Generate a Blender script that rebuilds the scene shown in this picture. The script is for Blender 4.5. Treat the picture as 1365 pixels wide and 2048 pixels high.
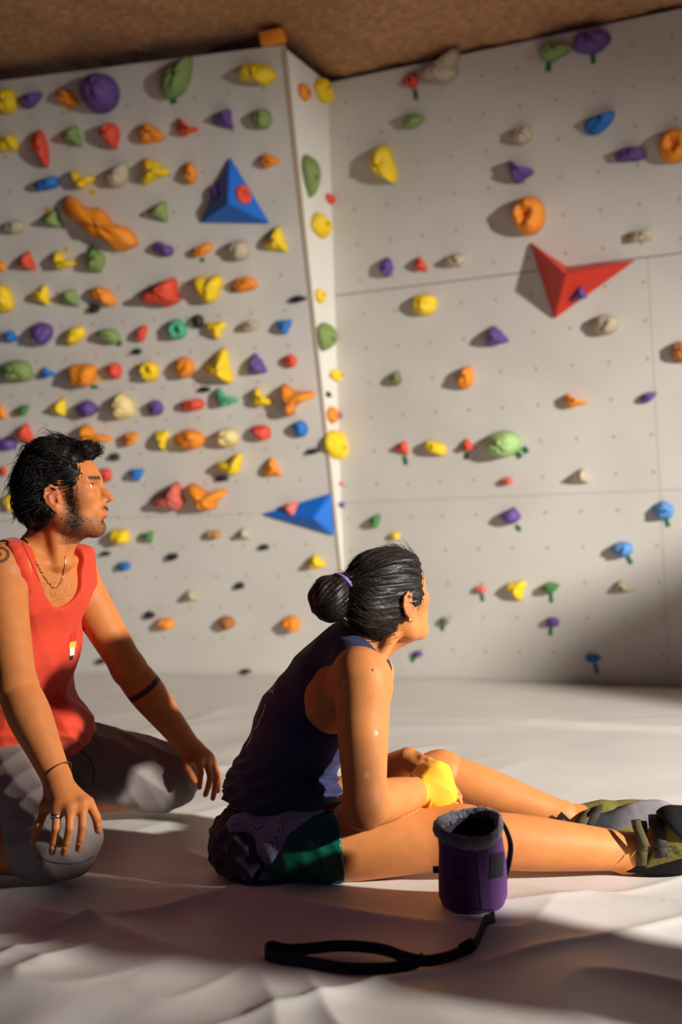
import bpy, bmesh, math, random
import numpy as np
from mathutils import Vector, Matrix
from mathutils.bvhtree import BVHTree

# ------------------------------------------------------------------ scene, camera, light
for o in list(bpy.data.objects):
    bpy.data.objects.remove(o)
scene = bpy.context.scene
COL = scene.collection
FPX, CX, CY = 2200.0, 682.5, 1024.0
CAMH = 0.77
_up = np.array([-0.0197, -1.0, 0.0345]); _up /= np.linalg.norm(_up)
_fw = np.array([0, 0, 1.0]) - _up * _up[2]; _fw /= np.linalg.norm(_fw)
_rt = np.cross(_fw, _up)
RW = np.array([_rt, _fw, _up])            # camera vector -> world vector
CAM = np.array([0.0, 0.0, CAMH])

cam_data = bpy.data.cameras.new('camera')
cam = bpy.data.objects.new('camera', cam_data)
COL.objects.link(cam)
_r, _u, _b = RW @ np.array([1, 0, 0]), RW @ np.array([0, -1, 0]), -(RW @ np.array([0, 0, 1]))
cam.matrix_world = Matrix(((_r[0], _u[0], _b[0], 0), (_r[1], _u[1], _b[1], 0), (_r[2], _u[2], _b[2], CAMH), (0, 0, 0, 1)))
cam_data.sensor_fit = 'HORIZONTAL'
cam_data.sensor_width = 24.0
cam_data.lens = FPX / 1365 * 24.0
cam_data.clip_start = 0.05
cam_data.dof.use_dof = True
cam_data.dof.focus_distance = 2.68
cam_data.dof.aperture_fstop = 1.9
scene.camera = cam

world = bpy.data.worlds.new('world'); scene.world = world
world.use_nodes = True
bg = world.node_tree.nodes['Background']
bg.inputs[0].default_value = (0.38, 0.36, 1.0, 1)
bg.inputs[1].default_value = 0.042

def light(name, typ, loc, target, energy, color, **kw):
    d = bpy.data.lights.new(name, typ); d.energy = energy; d.color = color
    for k, v in kw.items(): setattr(d, k, v)
    o = bpy.data.objects.new(name, d); COL.objects.link(o); o.location = loc
    o.rotation_euler = (Vector(target) - Vector(loc)).to_track_quat('-Z', 'Y').to_euler()
    return o
KEY = (5.0, 0.1, 2.35)
light('key_window_sun', 'SPOT', KEY, (-0.35, 5.35, -0.45), 3480, (1.0, 0.955, 0.88), spot_size=math.radians(65), spot_blend=1.0, shadow_soft_size=0.13)  # spot standing in for sunlight through an unseen window on the right

scene.view_settings.view_transform = 'Standard'
scene.view_settings.look = 'None'
scene.view_settings.exposure = 0.0
scene.view_settings.gamma = 1.0
scene.view_settings.use_curve_mapping = False

# ------------------------------------------------------------------ placement helpers
def ray(px, py):
    return RW @ np.array([(px - CX) / FPX, (py - CY) / FPX, 1.0])
def P(px, py, Y):
    d = ray(px, py); return CAM + d * (Y / d[1])
def onplane(px, py, p0, n):
    d = ray(px, py); return CAM + d * (np.dot(p0 - CAM, n) / np.dot(d, n))
def onmat(px, py, z=0.0):
    return onplane(px, py, np.array([0, 0, z]), np.array([0, 0, 1.0]))
def nrm(v):
    v = np.asarray(v, float); return v / np.linalg.norm(v)

# ------------------------------------------------------------------ materials
def srgb(r, g, b):
    f = lambda c: (c / 255 / 12.92) if c / 255 <= 0.04045 else ((c / 255 + 0.055) / 1.055) ** 2.4
    return (f(r), f(g), f(b), 1)
MATS = {}
def mat(name, col, rough=0.6, noise=0.0, nscale=20.0, bump=0.0, bscale=60.0, attr=None, sss=0.0, metal=0.0, sheen=0.0, spec=0.5, stretch=None, coord='Object'):
    if name in MATS: return MATS[name]
    m = bpy.data.materials.new(name); m.use_nodes = True
    nt = m.node_tree; b = nt.nodes['Principled BSDF']
    b.inputs['Roughness'].default_value = rough
    b.inputs['Metallic'].default_value = metal
    b.inputs['Specular IOR Level'].default_value = spec
    if sheen: b.inputs['Sheen Weight'].default_value = sheen
    if sss:
        b.inputs['Subsurface Weight'].default_value = sss
        b.inputs['Subsurface Radius'].default_value = (0.012, 0.005, 0.002)
        b.inputs['Subsurface Scale'].default_value = 1.0
    tc = nt.nodes.new('ShaderNodeTexCoord'); src = tc.outputs[coord]
    if stretch:
        mp = nt.nodes.new('ShaderNodeMapping'); mp.inputs['Scale'].default_value = stretch
        nt.links.new(src, mp.inputs[0]); src = mp.outputs[0]
    if attr:
        a = nt.nodes.new('ShaderNodeAttribute'); a.attribute_name = attr; cs = a.outputs['Color']
    else:
        rgb = nt.nodes.new('ShaderNodeRGB'); rgb.outputs[0].default_value = col; cs = rgb.outputs[0]
    if noise:
        n = nt.nodes.new('ShaderNodeTexNoise'); n.inputs['Scale'].default_value = nscale; n.inputs['Detail'].default_value = 5
        nt.links.new(src, n.inputs['Vector'])
        mr = nt.nodes.new('ShaderNodeMapRange'); mr.inputs['From Min'].default_value = 0.3; mr.inputs['From Max'].default_value = 0.7
        mr.inputs['To Min'].default_value = 1 - noise; mr.inputs['To Max'].default_value = 1 + noise
        nt.links.new(n.outputs['Fac'], mr.inputs['Value'])
        mx = nt.nodes.new('ShaderNodeVectorMath'); mx.operation = 'SCALE'
        nt.links.new(cs, mx.inputs[0]); nt.links.new(mr.outputs[0], mx.inputs['Scale']); cs = mx.outputs[0]
    nt.links.new(cs, b.inputs['Base Color'])
    if bump:
        n2 = nt.nodes.new('ShaderNodeTexNoise'); n2.inputs['Scale'].default_value = bscale; n2.inputs['Detail'].default_value = 4
        nt.links.new(src, n2.inputs['Vector'])
        bp = nt.nodes.new('ShaderNodeBump'); bp.inputs['Strength'].default_value = bump; bp.inputs['Distance'].default_value = 0.01
        nt.links.new(n2.outputs['Fac'], bp.inputs['Height']); nt.links.new(bp.outputs[0], b.inputs['Normal'])
    MATS[name] = m
    return m

# ------------------------------------------------------------------ mesh helpers
ORG = {}
def mk(name, V, F, material, parent=None, origin=None, smooth=True, colors=None, auto=None):
    V = np.asarray(V, float)
    if parent is not None: org = ORG[parent.name]
    elif origin is not None: org = np.asarray(origin, float)
    else: org = np.array([V[:, 0].mean(), V[:, 1].mean(), V[:, 2].min()])
    me = bpy.data.meshes.new(name)
    if isinstance(F, np.ndarray):
        W = (V - org).astype(np.float32); n = F.shape[1]
        me.vertices.add(len(W)); me.vertices.foreach_set('co', W.ravel())
        me.loops.add(F.size); me.loops.foreach_set('vertex_index', F.astype(np.int32).ravel())
        me.polygons.add(len(F)); me.polygons.foreach_set('loop_start', np.arange(0, F.size, n, dtype=np.int32))
        me.polygons.foreach_set('loop_total', np.full(len(F), n, dtype=np.int32))
        me.update(calc_edges=True); me.validate()
    else:
        me.from_pydata([tuple(v) for v in V - org], [], F); me.update()
    if smooth: me.polygons.foreach_set('use_smooth', np.ones(len(me.polygons), dtype=bool))
    if smooth and auto:
        try: me.set_sharp_from_angle(angle=math.radians(auto))
        except Exception: pass
    if colors is not None:
        a = me.color_attributes.new('Col', 'FLOAT_COLOR', 'POINT')
        c = np.ones((len(V), 4), np.float32); c[:, :3] = colors; a.data.foreach_set('color', c.ravel())
    if material is not None:
        for mm in (material if isinstance(material, (list, tuple)) else [material]): me.materials.append(mm)
    o = bpy.data.objects.new(name, me); COL.objects.link(o)
    if parent is not None: o.parent = parent
    else: o.location = org
    ORG[o.name] = org
    return o
def tag(o, label=None, cat=None, group=None, kind=None):
    if label: o['label'] = label
    if cat: o['category'] = cat
    if group: o['group'] = group
    if kind: o['kind'] = kind
    return o
def prism(poly, n, t):
    """closed polygon of 3D points extruded by n*t"""
    a = np.asarray(poly, float); k = len(a); b = a + np.asarray(n) * t
    F = [list(range(k))[::-1], list(range(k, 2 * k))]
    F += [[i, (i + 1) % k, k + (i + 1) % k, k + i] for i in range(k)]
    return np.vstack([a, b]), F
def boxm(c, ax, ay, az, sx, sy, sz):
    c = np.asarray(c, float); V = []
    for k in (-1, 1):
        for j in (-1, 1):
            for i in (-1, 1): V.append(c + np.asarray(ax) * i * sx / 2 + np.asarray(ay) * j * sy / 2 + np.asarray(az) * k * sz / 2)
    return np.array(V), [[0, 2, 3, 1], [4, 5, 7, 6], [0, 1, 5, 4], [2, 6, 7, 3], [0, 4, 6, 2], [1, 3, 7, 5]]
def spline(pts, n):
    """Catmull-Rom through pts"""
    p = np.asarray(pts, float); p = np.vstack([2 * p[0] - p[1], p, 2 * p[-1] - p[-2]]); out = []
    m = len(p) - 3
    for q in np.linspace(0, m - 1e-6, n):
        i = int(q); t = q - i; a, b, c, d = p[i:i + 4]
        out.append(0.5 * ((2 * b) + (c - a) * t + (2 * a - 5 * b + 4 * c - d) * t * t + (3 * b - 3 * c + d - a) * t ** 3))
    return np.array(out)
def tube(pts, rad, seg=8, cap=True):
    p = np.asarray(pts, float); n = len(p); rad = np.broadcast_to(rad, (n,)); V = []; F = []
    T = np.gradient(p, axis=0); T /= np.linalg.norm(T, axis=1)[:, None] + 1e-12
    s = np.cross(T[0], [0, 0, 1.0]);  s = s if np.linalg.norm(s) > 1e-3 else np.cross(T[0], [1.0, 0, 0]); s = nrm(s)
    for i in range(n):
        s = nrm(s - T[i] * np.dot(s, T[i])); b = np.cross(T[i], s)
        for k in range(seg):
            a = 2 * math.pi * k / seg; V.append(p[i] + (s * math.cos(a) + b * math.sin(a)) * rad[i])
    for i in range(n - 1):
        for k in range(seg): F.append([i * seg + k, i * seg + (k + 1) % seg, (i + 1) * seg + (k + 1) % seg, (i + 1) * seg + k])
    if cap: F += [list(range(seg))[::-1], [(n - 1) * seg + k for k in range(seg)]]
    return np.array(V), F
def ribbon(pts, wid, w, t):
    """flat strap: width along the (per point) direction wid, thickness t"""
    p = np.asarray(pts, float); n = len(p); wid = np.broadcast_to(np.asarray(wid, float), (n, 3))
    T = np.gradient(p, axis=0); T /= np.linalg.norm(T, axis=1)[:, None] + 1e-12; V = []; F = []
    for i in range(n):
        a = nrm(wid[i] - T[i] * np.dot(wid[i], T[i])); b = np.cross(T[i], a)
        for (x, y) in ((-1, -1), (1, -1), (1, 1), (-1, 1)): V.append(p[i] + a * x * w / 2 + b * y * t / 2)
    for i in range(n - 1):
        for k in range(4): F.append([i * 4 + k, i * 4 + (k + 1) % 4, i * 4 + 4 + (k + 1) % 4, i * 4 + 4 + k])
    F += [[3, 2, 1, 0], [n * 4 - 4, n * 4 - 3, n * 4 - 2, n * 4 - 1]]
    return np.array(V), F
def join(*parts):
    V = []; F = []; n = 0
    for v, f in parts:
        V.append(np.asarray(v)); F += [[i + n for i in q] for q in f]; n += len(v)
    return np.vstack(V), F

# ------------------------------------------------------------------ the climbing walls
LEAN_R, YAW_R = math.radians(8.86), math.radians(24.1)
LEAN_L, YAW_L = math.radians(16.5), math.radians(13.0)
class Wall:
    def __init__(s, p0, u, n):
        s.p0 = np.asarray(p0, float); s.n = nrm(n); s.u = nrm(u); s.v = np.cross(s.n, s.u); s.v = s.v if s.v[2] > 0 else -s.v
    def px(s, x, y): return onplane(x, y, s.p0, s.n)
    def uv(s, p): d = np.asarray(p) - s.p0; return np.array([d @ s.u, d @ s.v])
    def at(s, a, b, c=0.0): return s.p0 + s.u * a + s.v * b + s.n * c
def lean_wall(p0, yaw, lean):
    u = np.array([math.cos(yaw), -math.sin(yaw), 0]); h = np.array([-math.sin(yaw), -math.cos(yaw), 0])
    return Wall(p0, u, h * math.cos(lean) + np.array([0, 0, -math.sin(lean)]))
WR = lean_wall(P(1007, 815, 6.14), YAW_R, LEAN_R)
EDGE_A = WR.px(692, 1232)
WL = lean_wall(EDGE_A, YAW_L, LEAN_L)
TOP_L = WL.px(569, 95)
TOP_R = WR.px(656, 166)
CEIL = TOP_R[2]
ldir = np.cross(WL.n, WR.n); ldir = ldir if ldir[2] > 0 else -ldir
EDGE_B = EDGE_A - ldir * ((EDGE_A[2] + 0.25) / ldir[2])
WS = Wall(EDGE_A, nrm(TOP_R - TOP_L), np.cross(nrm(TOP_R - TOP_L), nrm((TOP_L + TOP_R) / 2 - EDGE_A)))
if WS.n[1] > 0: WS.n = -WS.n
WS.v = nrm(np.cross(WS.n, WS.u)); WS.v = WS.v if WS.v[2] > 0 else -WS.v

def wall_mat(name, base):
    m = mat(name, base, rough=0.75, noise=0.07, nscale=2.2, bump=0.12, bscale=160)
    return m
M_WALL = wall_mat('painted_plywood', srgb(212, 207, 198))
M_WALL2 = wall_mat('painted_plywood_return', srgb(222, 218, 210))
M_DARK = mat('dark_gap', srgb(86, 76, 66), 0.9)

def clip(poly, p, n):
    """clip a 2D polygon to the half plane (x-p).n >= 0"""
    out = []
    for i in range(len(poly)):
        a, b = np.asarray(poly[i]), np.asarray(poly[(i + 1) % len(poly)])
        da, db = (a - p) @ n, (b - p) @ n
        if da >= 0: out.append(a)
        if (da > 0) != (db > 0) and abs(da - db) > 1e-9: out.append(a + (b - a) * da / (da - db))
    return out
def build_wall(name, W, rects, low_cut, high_cut, va):
    """panels on a backing; the free edge follows low_cut below height va and high_cut above it"""
    def pieces(q):
        out = []
        for c, d in ((low_cut, -1.0), (high_cut, 1.0)):
            r = clip(clip(q, np.array([0, va]), np.array([0, d])), *c)
            if len(r) >= 3: out.append(r)
        return out
    allu = [r[0] for r in rects] + [r[2] for r in rects]; allv = [r[1] for r in rects] + [r[3] for r in rects]
    poly = [(min(allu), min(allv)), (max(allu), min(allv)), (max(allu), max(allv)), (min(allu), max(allv))]
    root = mk(name, *join(*[prism([W.at(a, b, -0.034) for a, b in r], W.n, 0.012) for r in pieces(poly)]), M_DARK, smooth=False, origin=W.at(*np.mean(poly, axis=0), -0.03))
    tag(root, kind='structure')
    g = 0.0010
    for (a0, b0, a1, b1) in rects:
        q = pieces([(a0 + g, b0 + g), (a1 - g, b0 + g), (a1 - g, b1 - g), (a0 + g, b1 - g)])
        if q: mk('panel', *join(*[prism([W.at(a, b, -0.02) for a, b in r], W.n, 0.02) for r in q]), M_WALL, parent=root, smooth=False)
    return root
def edge_cut(W, a, b, keep):
    pa, pb = W.uv(a), W.uv(b); d = pb - pa; n = np.array([-d[1], d[0]]); n /= np.linalg.norm(n)
    if (W.uv(keep) - pa) @ n < 0: n = -n
    return (pa, n)
# right wall: panel seams as in the photograph
kr = WR.px(1100, 700)
vs1 = np.mean([WR.uv(WR.px(700, 588))[1], WR.uv(WR.px(1360, 506))[1]])
vs2 = np.mean([WR.uv(WR.px(951, 1001))[1], WR.uv(WR.px(1365, 973))[1]])
vtop = WR.uv(TOP_R)[1]; vbot = WR.uv(EDGE_B)[1] - 0.05
us = WR.uv(WR.px(1311, 800))[0]; ul = WR.uv(EDGE_B)[0] - 0.6
vs0 = vs1 + (vs1 - vs2)
rects = []
for (b0, b1) in ((vbot, vs2), (vs2, vs1 - 0.0016)):
    for k in range(3): rects.append((ul if k == 0 else us + (k - 1) * 1.22, b0, us + k * 1.22, b1))
rects.append((ul, vs1 + 0.0016, us + 2.44, vtop))
wall_right = build_wall('wall_right', WR, rects, edge_cut(WR, EDGE_B, EDGE_A, kr), edge_cut(WR, EDGE_A, TOP_R, kr), WR.uv(EDGE_A)[1])
# left wall
kl = WL.px(300, 700)
vl = WL.uv(WL.px(420, 1030))[1]; vt = np.mean([WL.uv(TOP_L)[1], WL.uv(WL.px(2, 156))[1]]); vb = WL.uv(EDGE_B)[1] - 0.05
ur = 0.7
rects = []
for (b0, b1) in ((vb, vl), (vl, vt)): rects.append((-3.29, b0, ur, b1))
wall_left = build_wall('wall_left', WL, rects, edge_cut(WL, EDGE_B, EDGE_A, kl), edge_cut(WL, EDGE_A, TOP_L, kl), WL.uv(EDGE_A)[1])
# narrow return between the two
ps = [EDGE_A - ldir * 0.02, TOP_R, TOP_L]
wall_center = mk('wall_center', *prism([p - WS.n * 0.02 for p in ps], WS.n, 0.02), M_WALL2, smooth=False)
tag(wall_center, kind='structure')
trim = mk('trim_1', *prism([EDGE_A - WL.u * 0.006, EDGE_A + WL.u * 0.006, TOP_L + WL.u * 0.012, TOP_L - WL.u * 0.012], WL.n, 0.006), mat('edge_strip', srgb(188, 170, 144), 0.7), smooth=False)
tag(trim, kind='structure')
# T-nut holes: too small to pick apart singly
def tnuts(W, root, u0, v0, nu0, nu1, nv0, nv1, low_cut, high_cut, va, cuts, step=0.2):
    V = []; F = []; rng = random.Random(4)
    for i in range(nu0, nu1):
        for j in range(nv0, nv1):
            a, b = u0 + i * step, v0 + j * step
            if any((np.array([a, b]) - p) @ n < 0.03 for p, n in cuts + [low_cut if b < va else high_cut]): continue
            n = len(V); R = 0.0085; c = W.at(a, b, 0.0012)
            for k in range(8):
                t = math.pi * k / 4; V.append(c + (W.u * math.cos(t) + W.v * math.sin(t)) * R)
            c = W.at(a, b, -0.010)
            for k in range(8):
                t = math.pi * k / 4; V.append(c + (W.u * math.cos(t) + W.v * math.sin(t)) * R * 0.8)
            F.append([n + k for k in range(8)])
            F += [[n + k, n + (k + 1) % 8, n + 8 + (k + 1) % 8, n + 8 + k] for k in range(8)]
    o = mk('t_nut_holes', V, F, mat('t_nut', srgb(176, 160, 138), 0.6, metal=0.1), parent=root, smooth=False); tag(o, kind='stuff')
g0 = WR.uv(P(1007, 815, 6.14))
tnuts(WR, wall_right, g0[0], g0[1], -6, 14, -9, 11, edge_cut(WR, EDGE_B, EDGE_A, kr), edge_cut(WR, EDGE_A, TOP_R, kr), WR.uv(EDGE_A)[1], [(np.array([0, vtop - 0.02]), np.array([0, -1.0]))])
g1 = WL.uv(WL.px(167, 750))
tnuts(WL, wall_left, g1[0] + 0.1, g1[1] + 0.1, -9, 12, -9, 9, edge_cut(WL, EDGE_B, EDGE_A, kl), edge_cut(WL, EDGE_A, TOP_L, kl), WL.uv(EDGE_A)[1], [(np.array([0, vt - 0.05]), np.array([0, -1.0])), (np.array([0, vb + 0.2]), np.array([0, 1.0]))])

# ceiling: rough sprayed fibre
M_CEIL = mat('sprayed_fibre', srgb(192, 143, 100), 1.0, noise=0.28, nscale=26, bump=1.0, bscale=90)
nx, ny = 150, 90
X, Y = np.meshgrid(np.linspace(-4.5, 4.6, nx), np.linspace(2.2, 8.2, ny), indexing='ij')
rng = np.random.default_rng(3)
Z = np.interp(X, [TOP_L[0] - 0.05, TOP_R[0] + 0.1], [TOP_L[2] + 0.12, CEIL + 0.03]) + 0.012 * np.sin(X * 9 + 2 * np.sin(Y * 5)) * np.sin(Y * 8.3 + X) + rng.normal(0, 0.004, X.shape)
idx = np.arange(nx * ny).reshape(nx, ny)
Fq = np.stack([idx[:-1, :-1], idx[:-1, 1:], idx[1:, 1:], idx[1:, :-1]], -1).reshape(-1, 4)
ceiling = mk('ceiling', np.stack([X, Y, Z], -1).reshape(-1, 3), Fq, M_CEIL); tag(ceiling, kind='structure')
floor = mk('floor', *prism([(-4.5, -2, -0.36), (4.6, -2, -0.36), (4.6, 8.2, -0.36), (-4.5, 8.2, -0.36)], (0, 0, 1), 0.04), mat('concrete', srgb(120, 112, 106), 0.9, noise=0.15, nscale=4), smooth=False)
tag(floor, kind='structure')

# ------------------------------------------------------------------ crash mat
def vnoise(x, y, seed):
    rg = np.random.default_rng(seed); T = rg.random((64, 64))
    xi, yi = np.floor(x).astype(int), np.floor(y).astype(int); fx, fy = x - xi, y - yi
    fx, fy = fx * fx * (3 - 2 * fx), fy * fy * (3 - 2 * fy)
    g = lambda a, b: T[a % 64, b % 64]
    return (g(xi, yi) * (1 - fx) + g(xi + 1, yi) * fx) * (1 - fy) + (g(xi, yi + 1) * (1 - fx) + g(xi + 1, yi + 1) * fx) * fy
def ridge(x, y, ang, f_across, f_along, seed, sharp=2.0):
    c, s = math.cos(ang), math.sin(ang); a = x * c + y * s; b = -x * s + y * c       # a: along the fold
    q = vnoise(a * f_along + 7, b * f_across + 3 + 0.8 * vnoise(a * f_along * 1.7, b * f_across * 0.4, seed + 9), seed)
    return (1 - np.abs(2 * q - 1)) ** sharp
def bumpf(x, y, cx, cy, r): return np.exp(-((x - cx) ** 2 + (y - cy) ** 2) / r ** 2)
def mat_z(x, y):
    z = 0.010 * (vnoise(x * 1.3, y * 1.3, 1) - 0.5)
    z += 0.004 * ridge(x, y, 0.15, 3.0, 0.5, 2) * np.clip((y - 2.9) / 0.5, 0, 1)
    z += 0.032 * ridge(x, y, 0.9, 3.2, 0.9, 17, 2.0) * bumpf(x, y, -0.7, 4.2, 0.9)
    near = np.clip((2.75 - y) / 0.4, 0, 1)
    z += near * 0.026 * ridge(x, y, -0.55, 4.2, 0.8, 5, 4.0)
    z += near * 0.020 * ridge(x, y, 0.55, 5.0, 1.0, 6, 4.5) * (0.4 + bumpf(x, y, -0.3, 2.3, 0.5))
    z += 0.030 * ridge(x, y, 1.15, 9.0, 1.6, 8, 2.0) * bumpf(x, y, -0.62, 1.86, 0.30)
    z += 0.020 * ridge(x, y, 1.75, 9.0, 1.6, 11, 2.0) * bumpf(x, y, -0.10, 1.74, 0.22)
    z += 0.018 * ridge(x, y, -0.9, 6.0, 1.2, 13, 2.2) * bumpf(x, y, -0.35, 2.55, 0.30)
    z += 0.022 * np.exp(-((y - (5.34 - 0.54 * x)) / 0.07) ** 2) * np.clip((x - 0.2) / 0.6, 0, 1)
    z += 0.03 * np.clip((1.95 - y) / 0.9, 0, 1) ** 2 * -1.5
    return z - 0.012
def base_y(x):
    res = []
    for W in (WL, WR):
        d = W.n; res.append(W.p0[1] - ((x - W.p0[0]) * d[0] + (0.0 - W.p0[2]) * d[2]) / d[1])
    return np.where(x < EDGE_B[0] + 0.08, res[0], res[1])
nx, ny = 520, 520
xs = np.concatenate([np.linspace(-3.0, -1.2, 60)[:-1], np.linspace(-1.2, 1.2, 400), np.linspace(1.2, 3.0, 62)[1:]])
nx = len(xs)
t = np.linspace(0, 1, ny); t = 0.42 * t + 0.58 * t ** 2.2
ye = base_y(xs) - 0.012
ye = np.minimum(ye, np.interp(xs, [EDGE_B[0], 3.0], [9, 9]))
X = np.repeat(xs[:, None], ny, 1); Y = 1.05 + (ye[:, None] - 1.05) * t[None, :]
Z = mat_z(X, Y)
top = np.stack([X, Y, Z], -1).reshape(-1, 3)
idx = np.arange(nx * ny).reshape(nx, ny)
Fq = np.stack([idx[:-1, :-1], idx[1:, :-1], idx[1:, 1:], idx[:-1, 1:]], -1).reshape(-1, 4)
rim = np.concatenate([idx[:, 0], idx[-1, 1:], idx[-2::-1, -1], idx[0, -2:0:-1]])
low = top[rim].copy(); low[:, 2] = -0.31; nb = len(top)
k = np.arange(len(rim)); k2 = (k + 1) % len(rim)
Fs = np.stack([rim[k], nb + k, nb + k2, rim[k2]], -1)
M_MAT = mat('mat_vinyl', srgb(214, 208, 202), 0.46, noise=0.05, nscale=3.0, bump=0.10, bscale=14, spec=0.45)
crash_mat = mk('crash_mat', np.vstack([top, low]), np.vstack([Fq, Fs]), M_MAT, origin=(0, 3.5, -0.31))
tag(crash_mat, 'off-white vinyl crash mat with creased cover below the climbing walls', 'mat')

# unseen slabs added right of the frame to shade the mat and wall foot
M_SLAB = mat('shade_slab_paint', srgb(120, 105, 98), 0.8, noise=0.1, nscale=5)
def shade_slab(name, a, b, z0, z1, t=0.06):
    a, b = np.array(a, float), np.array(b, float); d = nrm(np.append(b - a, 0)); n = np.array([-d[1], d[0], 0])
    v, f = boxm(((a + b) / 2).tolist() + [(z1 + z0) / 2], d, n, (0, 0, 1), np.linalg.norm(b - a), t, z1 - z0)
    tag(mk(name, v, f, M_SLAB, smooth=False), kind='structure')
shade_slab('shade_slab_near_right', (1.45, 1.40), (1.47, 1.755), 0.03, 0.92)
shade_slab('shade_slab_far_right', (3.72, 2.12), (3.72, 3.30), -0.32, 1.66)

# ------------------------------------------------------------------ climbing holds
HC = {'yellow': (246, 208, 22), 'orange': (244, 146, 30), 'red': (222, 72, 44), 'green': (128, 152, 84), 'purple': (98, 66, 140),
      'blue': (24, 112, 196), 'teal': (84, 178, 140), 'beige': (190, 176, 150), 'cream': (232, 208, 142), 'black': (34, 30, 30),
      'pink': (226, 110, 92), 'tan': (196, 140, 92), 'brown': (176, 104, 48), 'pale green': (164, 200, 124), 'pale blue': (92, 148, 214), 'dark green': (74, 130, 66), 'olive': (110, 116, 70)}
def hold_mat(c):
    return mat('hold_' + c.replace(' ', '_'), srgb(*HC[c]), 0.55, noise=0.10, nscale=14, bump=0.35, bscale=120)
M_BOLT = mat('bolt_dark', srgb(40, 34, 32), 0.5, metal=0.6)
TAPE = {'g': mat('tape_green', srgb(30, 112, 76), 0.6), 'y': mat('tape_yellow', srgb(226, 180, 40), 0.6), 'w': mat('tape_white', srgb(216, 206, 200), 0.6)}
NSEG, NRING = 28, 9
def outline(kind, seed):
    t = np.linspace(0, 2 * np.pi, NSEG, endpoint=False); w = lambda a, s: np.exp(-(((t - math.radians(a) + np.pi) % (2 * np.pi) - np.pi) / math.radians(s)) ** 2)
    if kind in ('ell', 'dome', 'donut'): r = 1 + 0 * t; p = np.stack([np.cos(t), np.sin(t)], -1)
    elif kind == 'tear':
        h = np.sin(t / 2) ** 1.1; p = np.stack([np.cos(t) * 1.0, np.sin(t) * 0.78 * (0.25 + 0.75 * h)], -1); p[:, 0] += 0.12 * (np.cos(t) > 0) * np.cos(t)
    elif kind == 'tri':
        r = 0.60 + 0.42 * w(0, 24) + 0.42 * w(120, 24) + 0.42 * w(240, 24); p = np.stack([r * np.cos(t), r * np.sin(t)], -1)
    elif kind == 'quad':
        r = 1 / (np.abs(np.cos(t)) ** 4 + np.abs(np.sin(t)) ** 4) ** 0.25; p = np.stack([r * np.cos(t), r * np.sin(t)], -1)
    elif kind == 'bar':
        r = 1 / (np.abs(np.cos(t) / 1.0) ** 3.5 + np.abs(np.sin(t) / 0.5) ** 3.5) ** (1 / 3.5); p = np.stack([r * np.cos(t), r * np.sin(t)], -1)
    elif kind == 'kidney':
        r = 1 - 0.40 * w(90, 38); p = np.stack([r * np.cos(t), 0.75 * r * np.sin(t)], -1)
    elif kind == 'heart':
        r = 0.9 - 0.35 * w(90, 26) + 0.22 * w(40, 20) + 0.22 * w(140, 20) + 0.15 * w(270, 24); p = np.stack([r * np.cos(t), r * np.sin(t)], -1)
    elif kind == 'moon':
        r = 0.50 + 0.62 * w(30, 17) + 0.62 * w(150, 17) - 0.16 * w(90, 28); p = np.stack([r * np.cos(t), r * np.sin(t)], -1)
    elif kind == 'elbow':
        r = 0.46 + 0.66 * w(0, 22) + 0.66 * w(105, 24); p = np.stack([r * np.cos(t), r * np.sin(t)], -1)
    elif kind == 'star':
        r = 0.34 + 0.72 * w(0, 21) + 0.62 * w(122, 21) + 0.62 * w(238, 21); p = np.stack([r * np.cos(t), r * np.sin(t)], -1)
    elif kind == 'lizard':
        p = np.stack([np.cos(t), 0.27 * np.sign(np.sin(t)) * np.abs(np.sin(t)) ** 0.6 * (1 + 0.28 * np.cos(5 * np.cos(t) * 1.6 + 0.8))], -1)
    elif kind == 'diamond':
        r = 1 / (np.abs(np.cos(t)) ** 1.2 + np.abs(np.sin(t)) ** 1.2) ** (1 / 1.2); p = np.stack([r * np.cos(t), r * np.sin(t)], -1)
    rg = np.random.default_rng(seed)
    if kind not in ('dome', 'donut'):
        wob = 1 + sum(rg.uniform(-0.05, 0.05) * np.cos((k + 2) * t + rg.uniform(0, 6)) for k in range(4)); p = p * wob[:, None]
    return p
HOLDS = []; SEED = [0]
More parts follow.
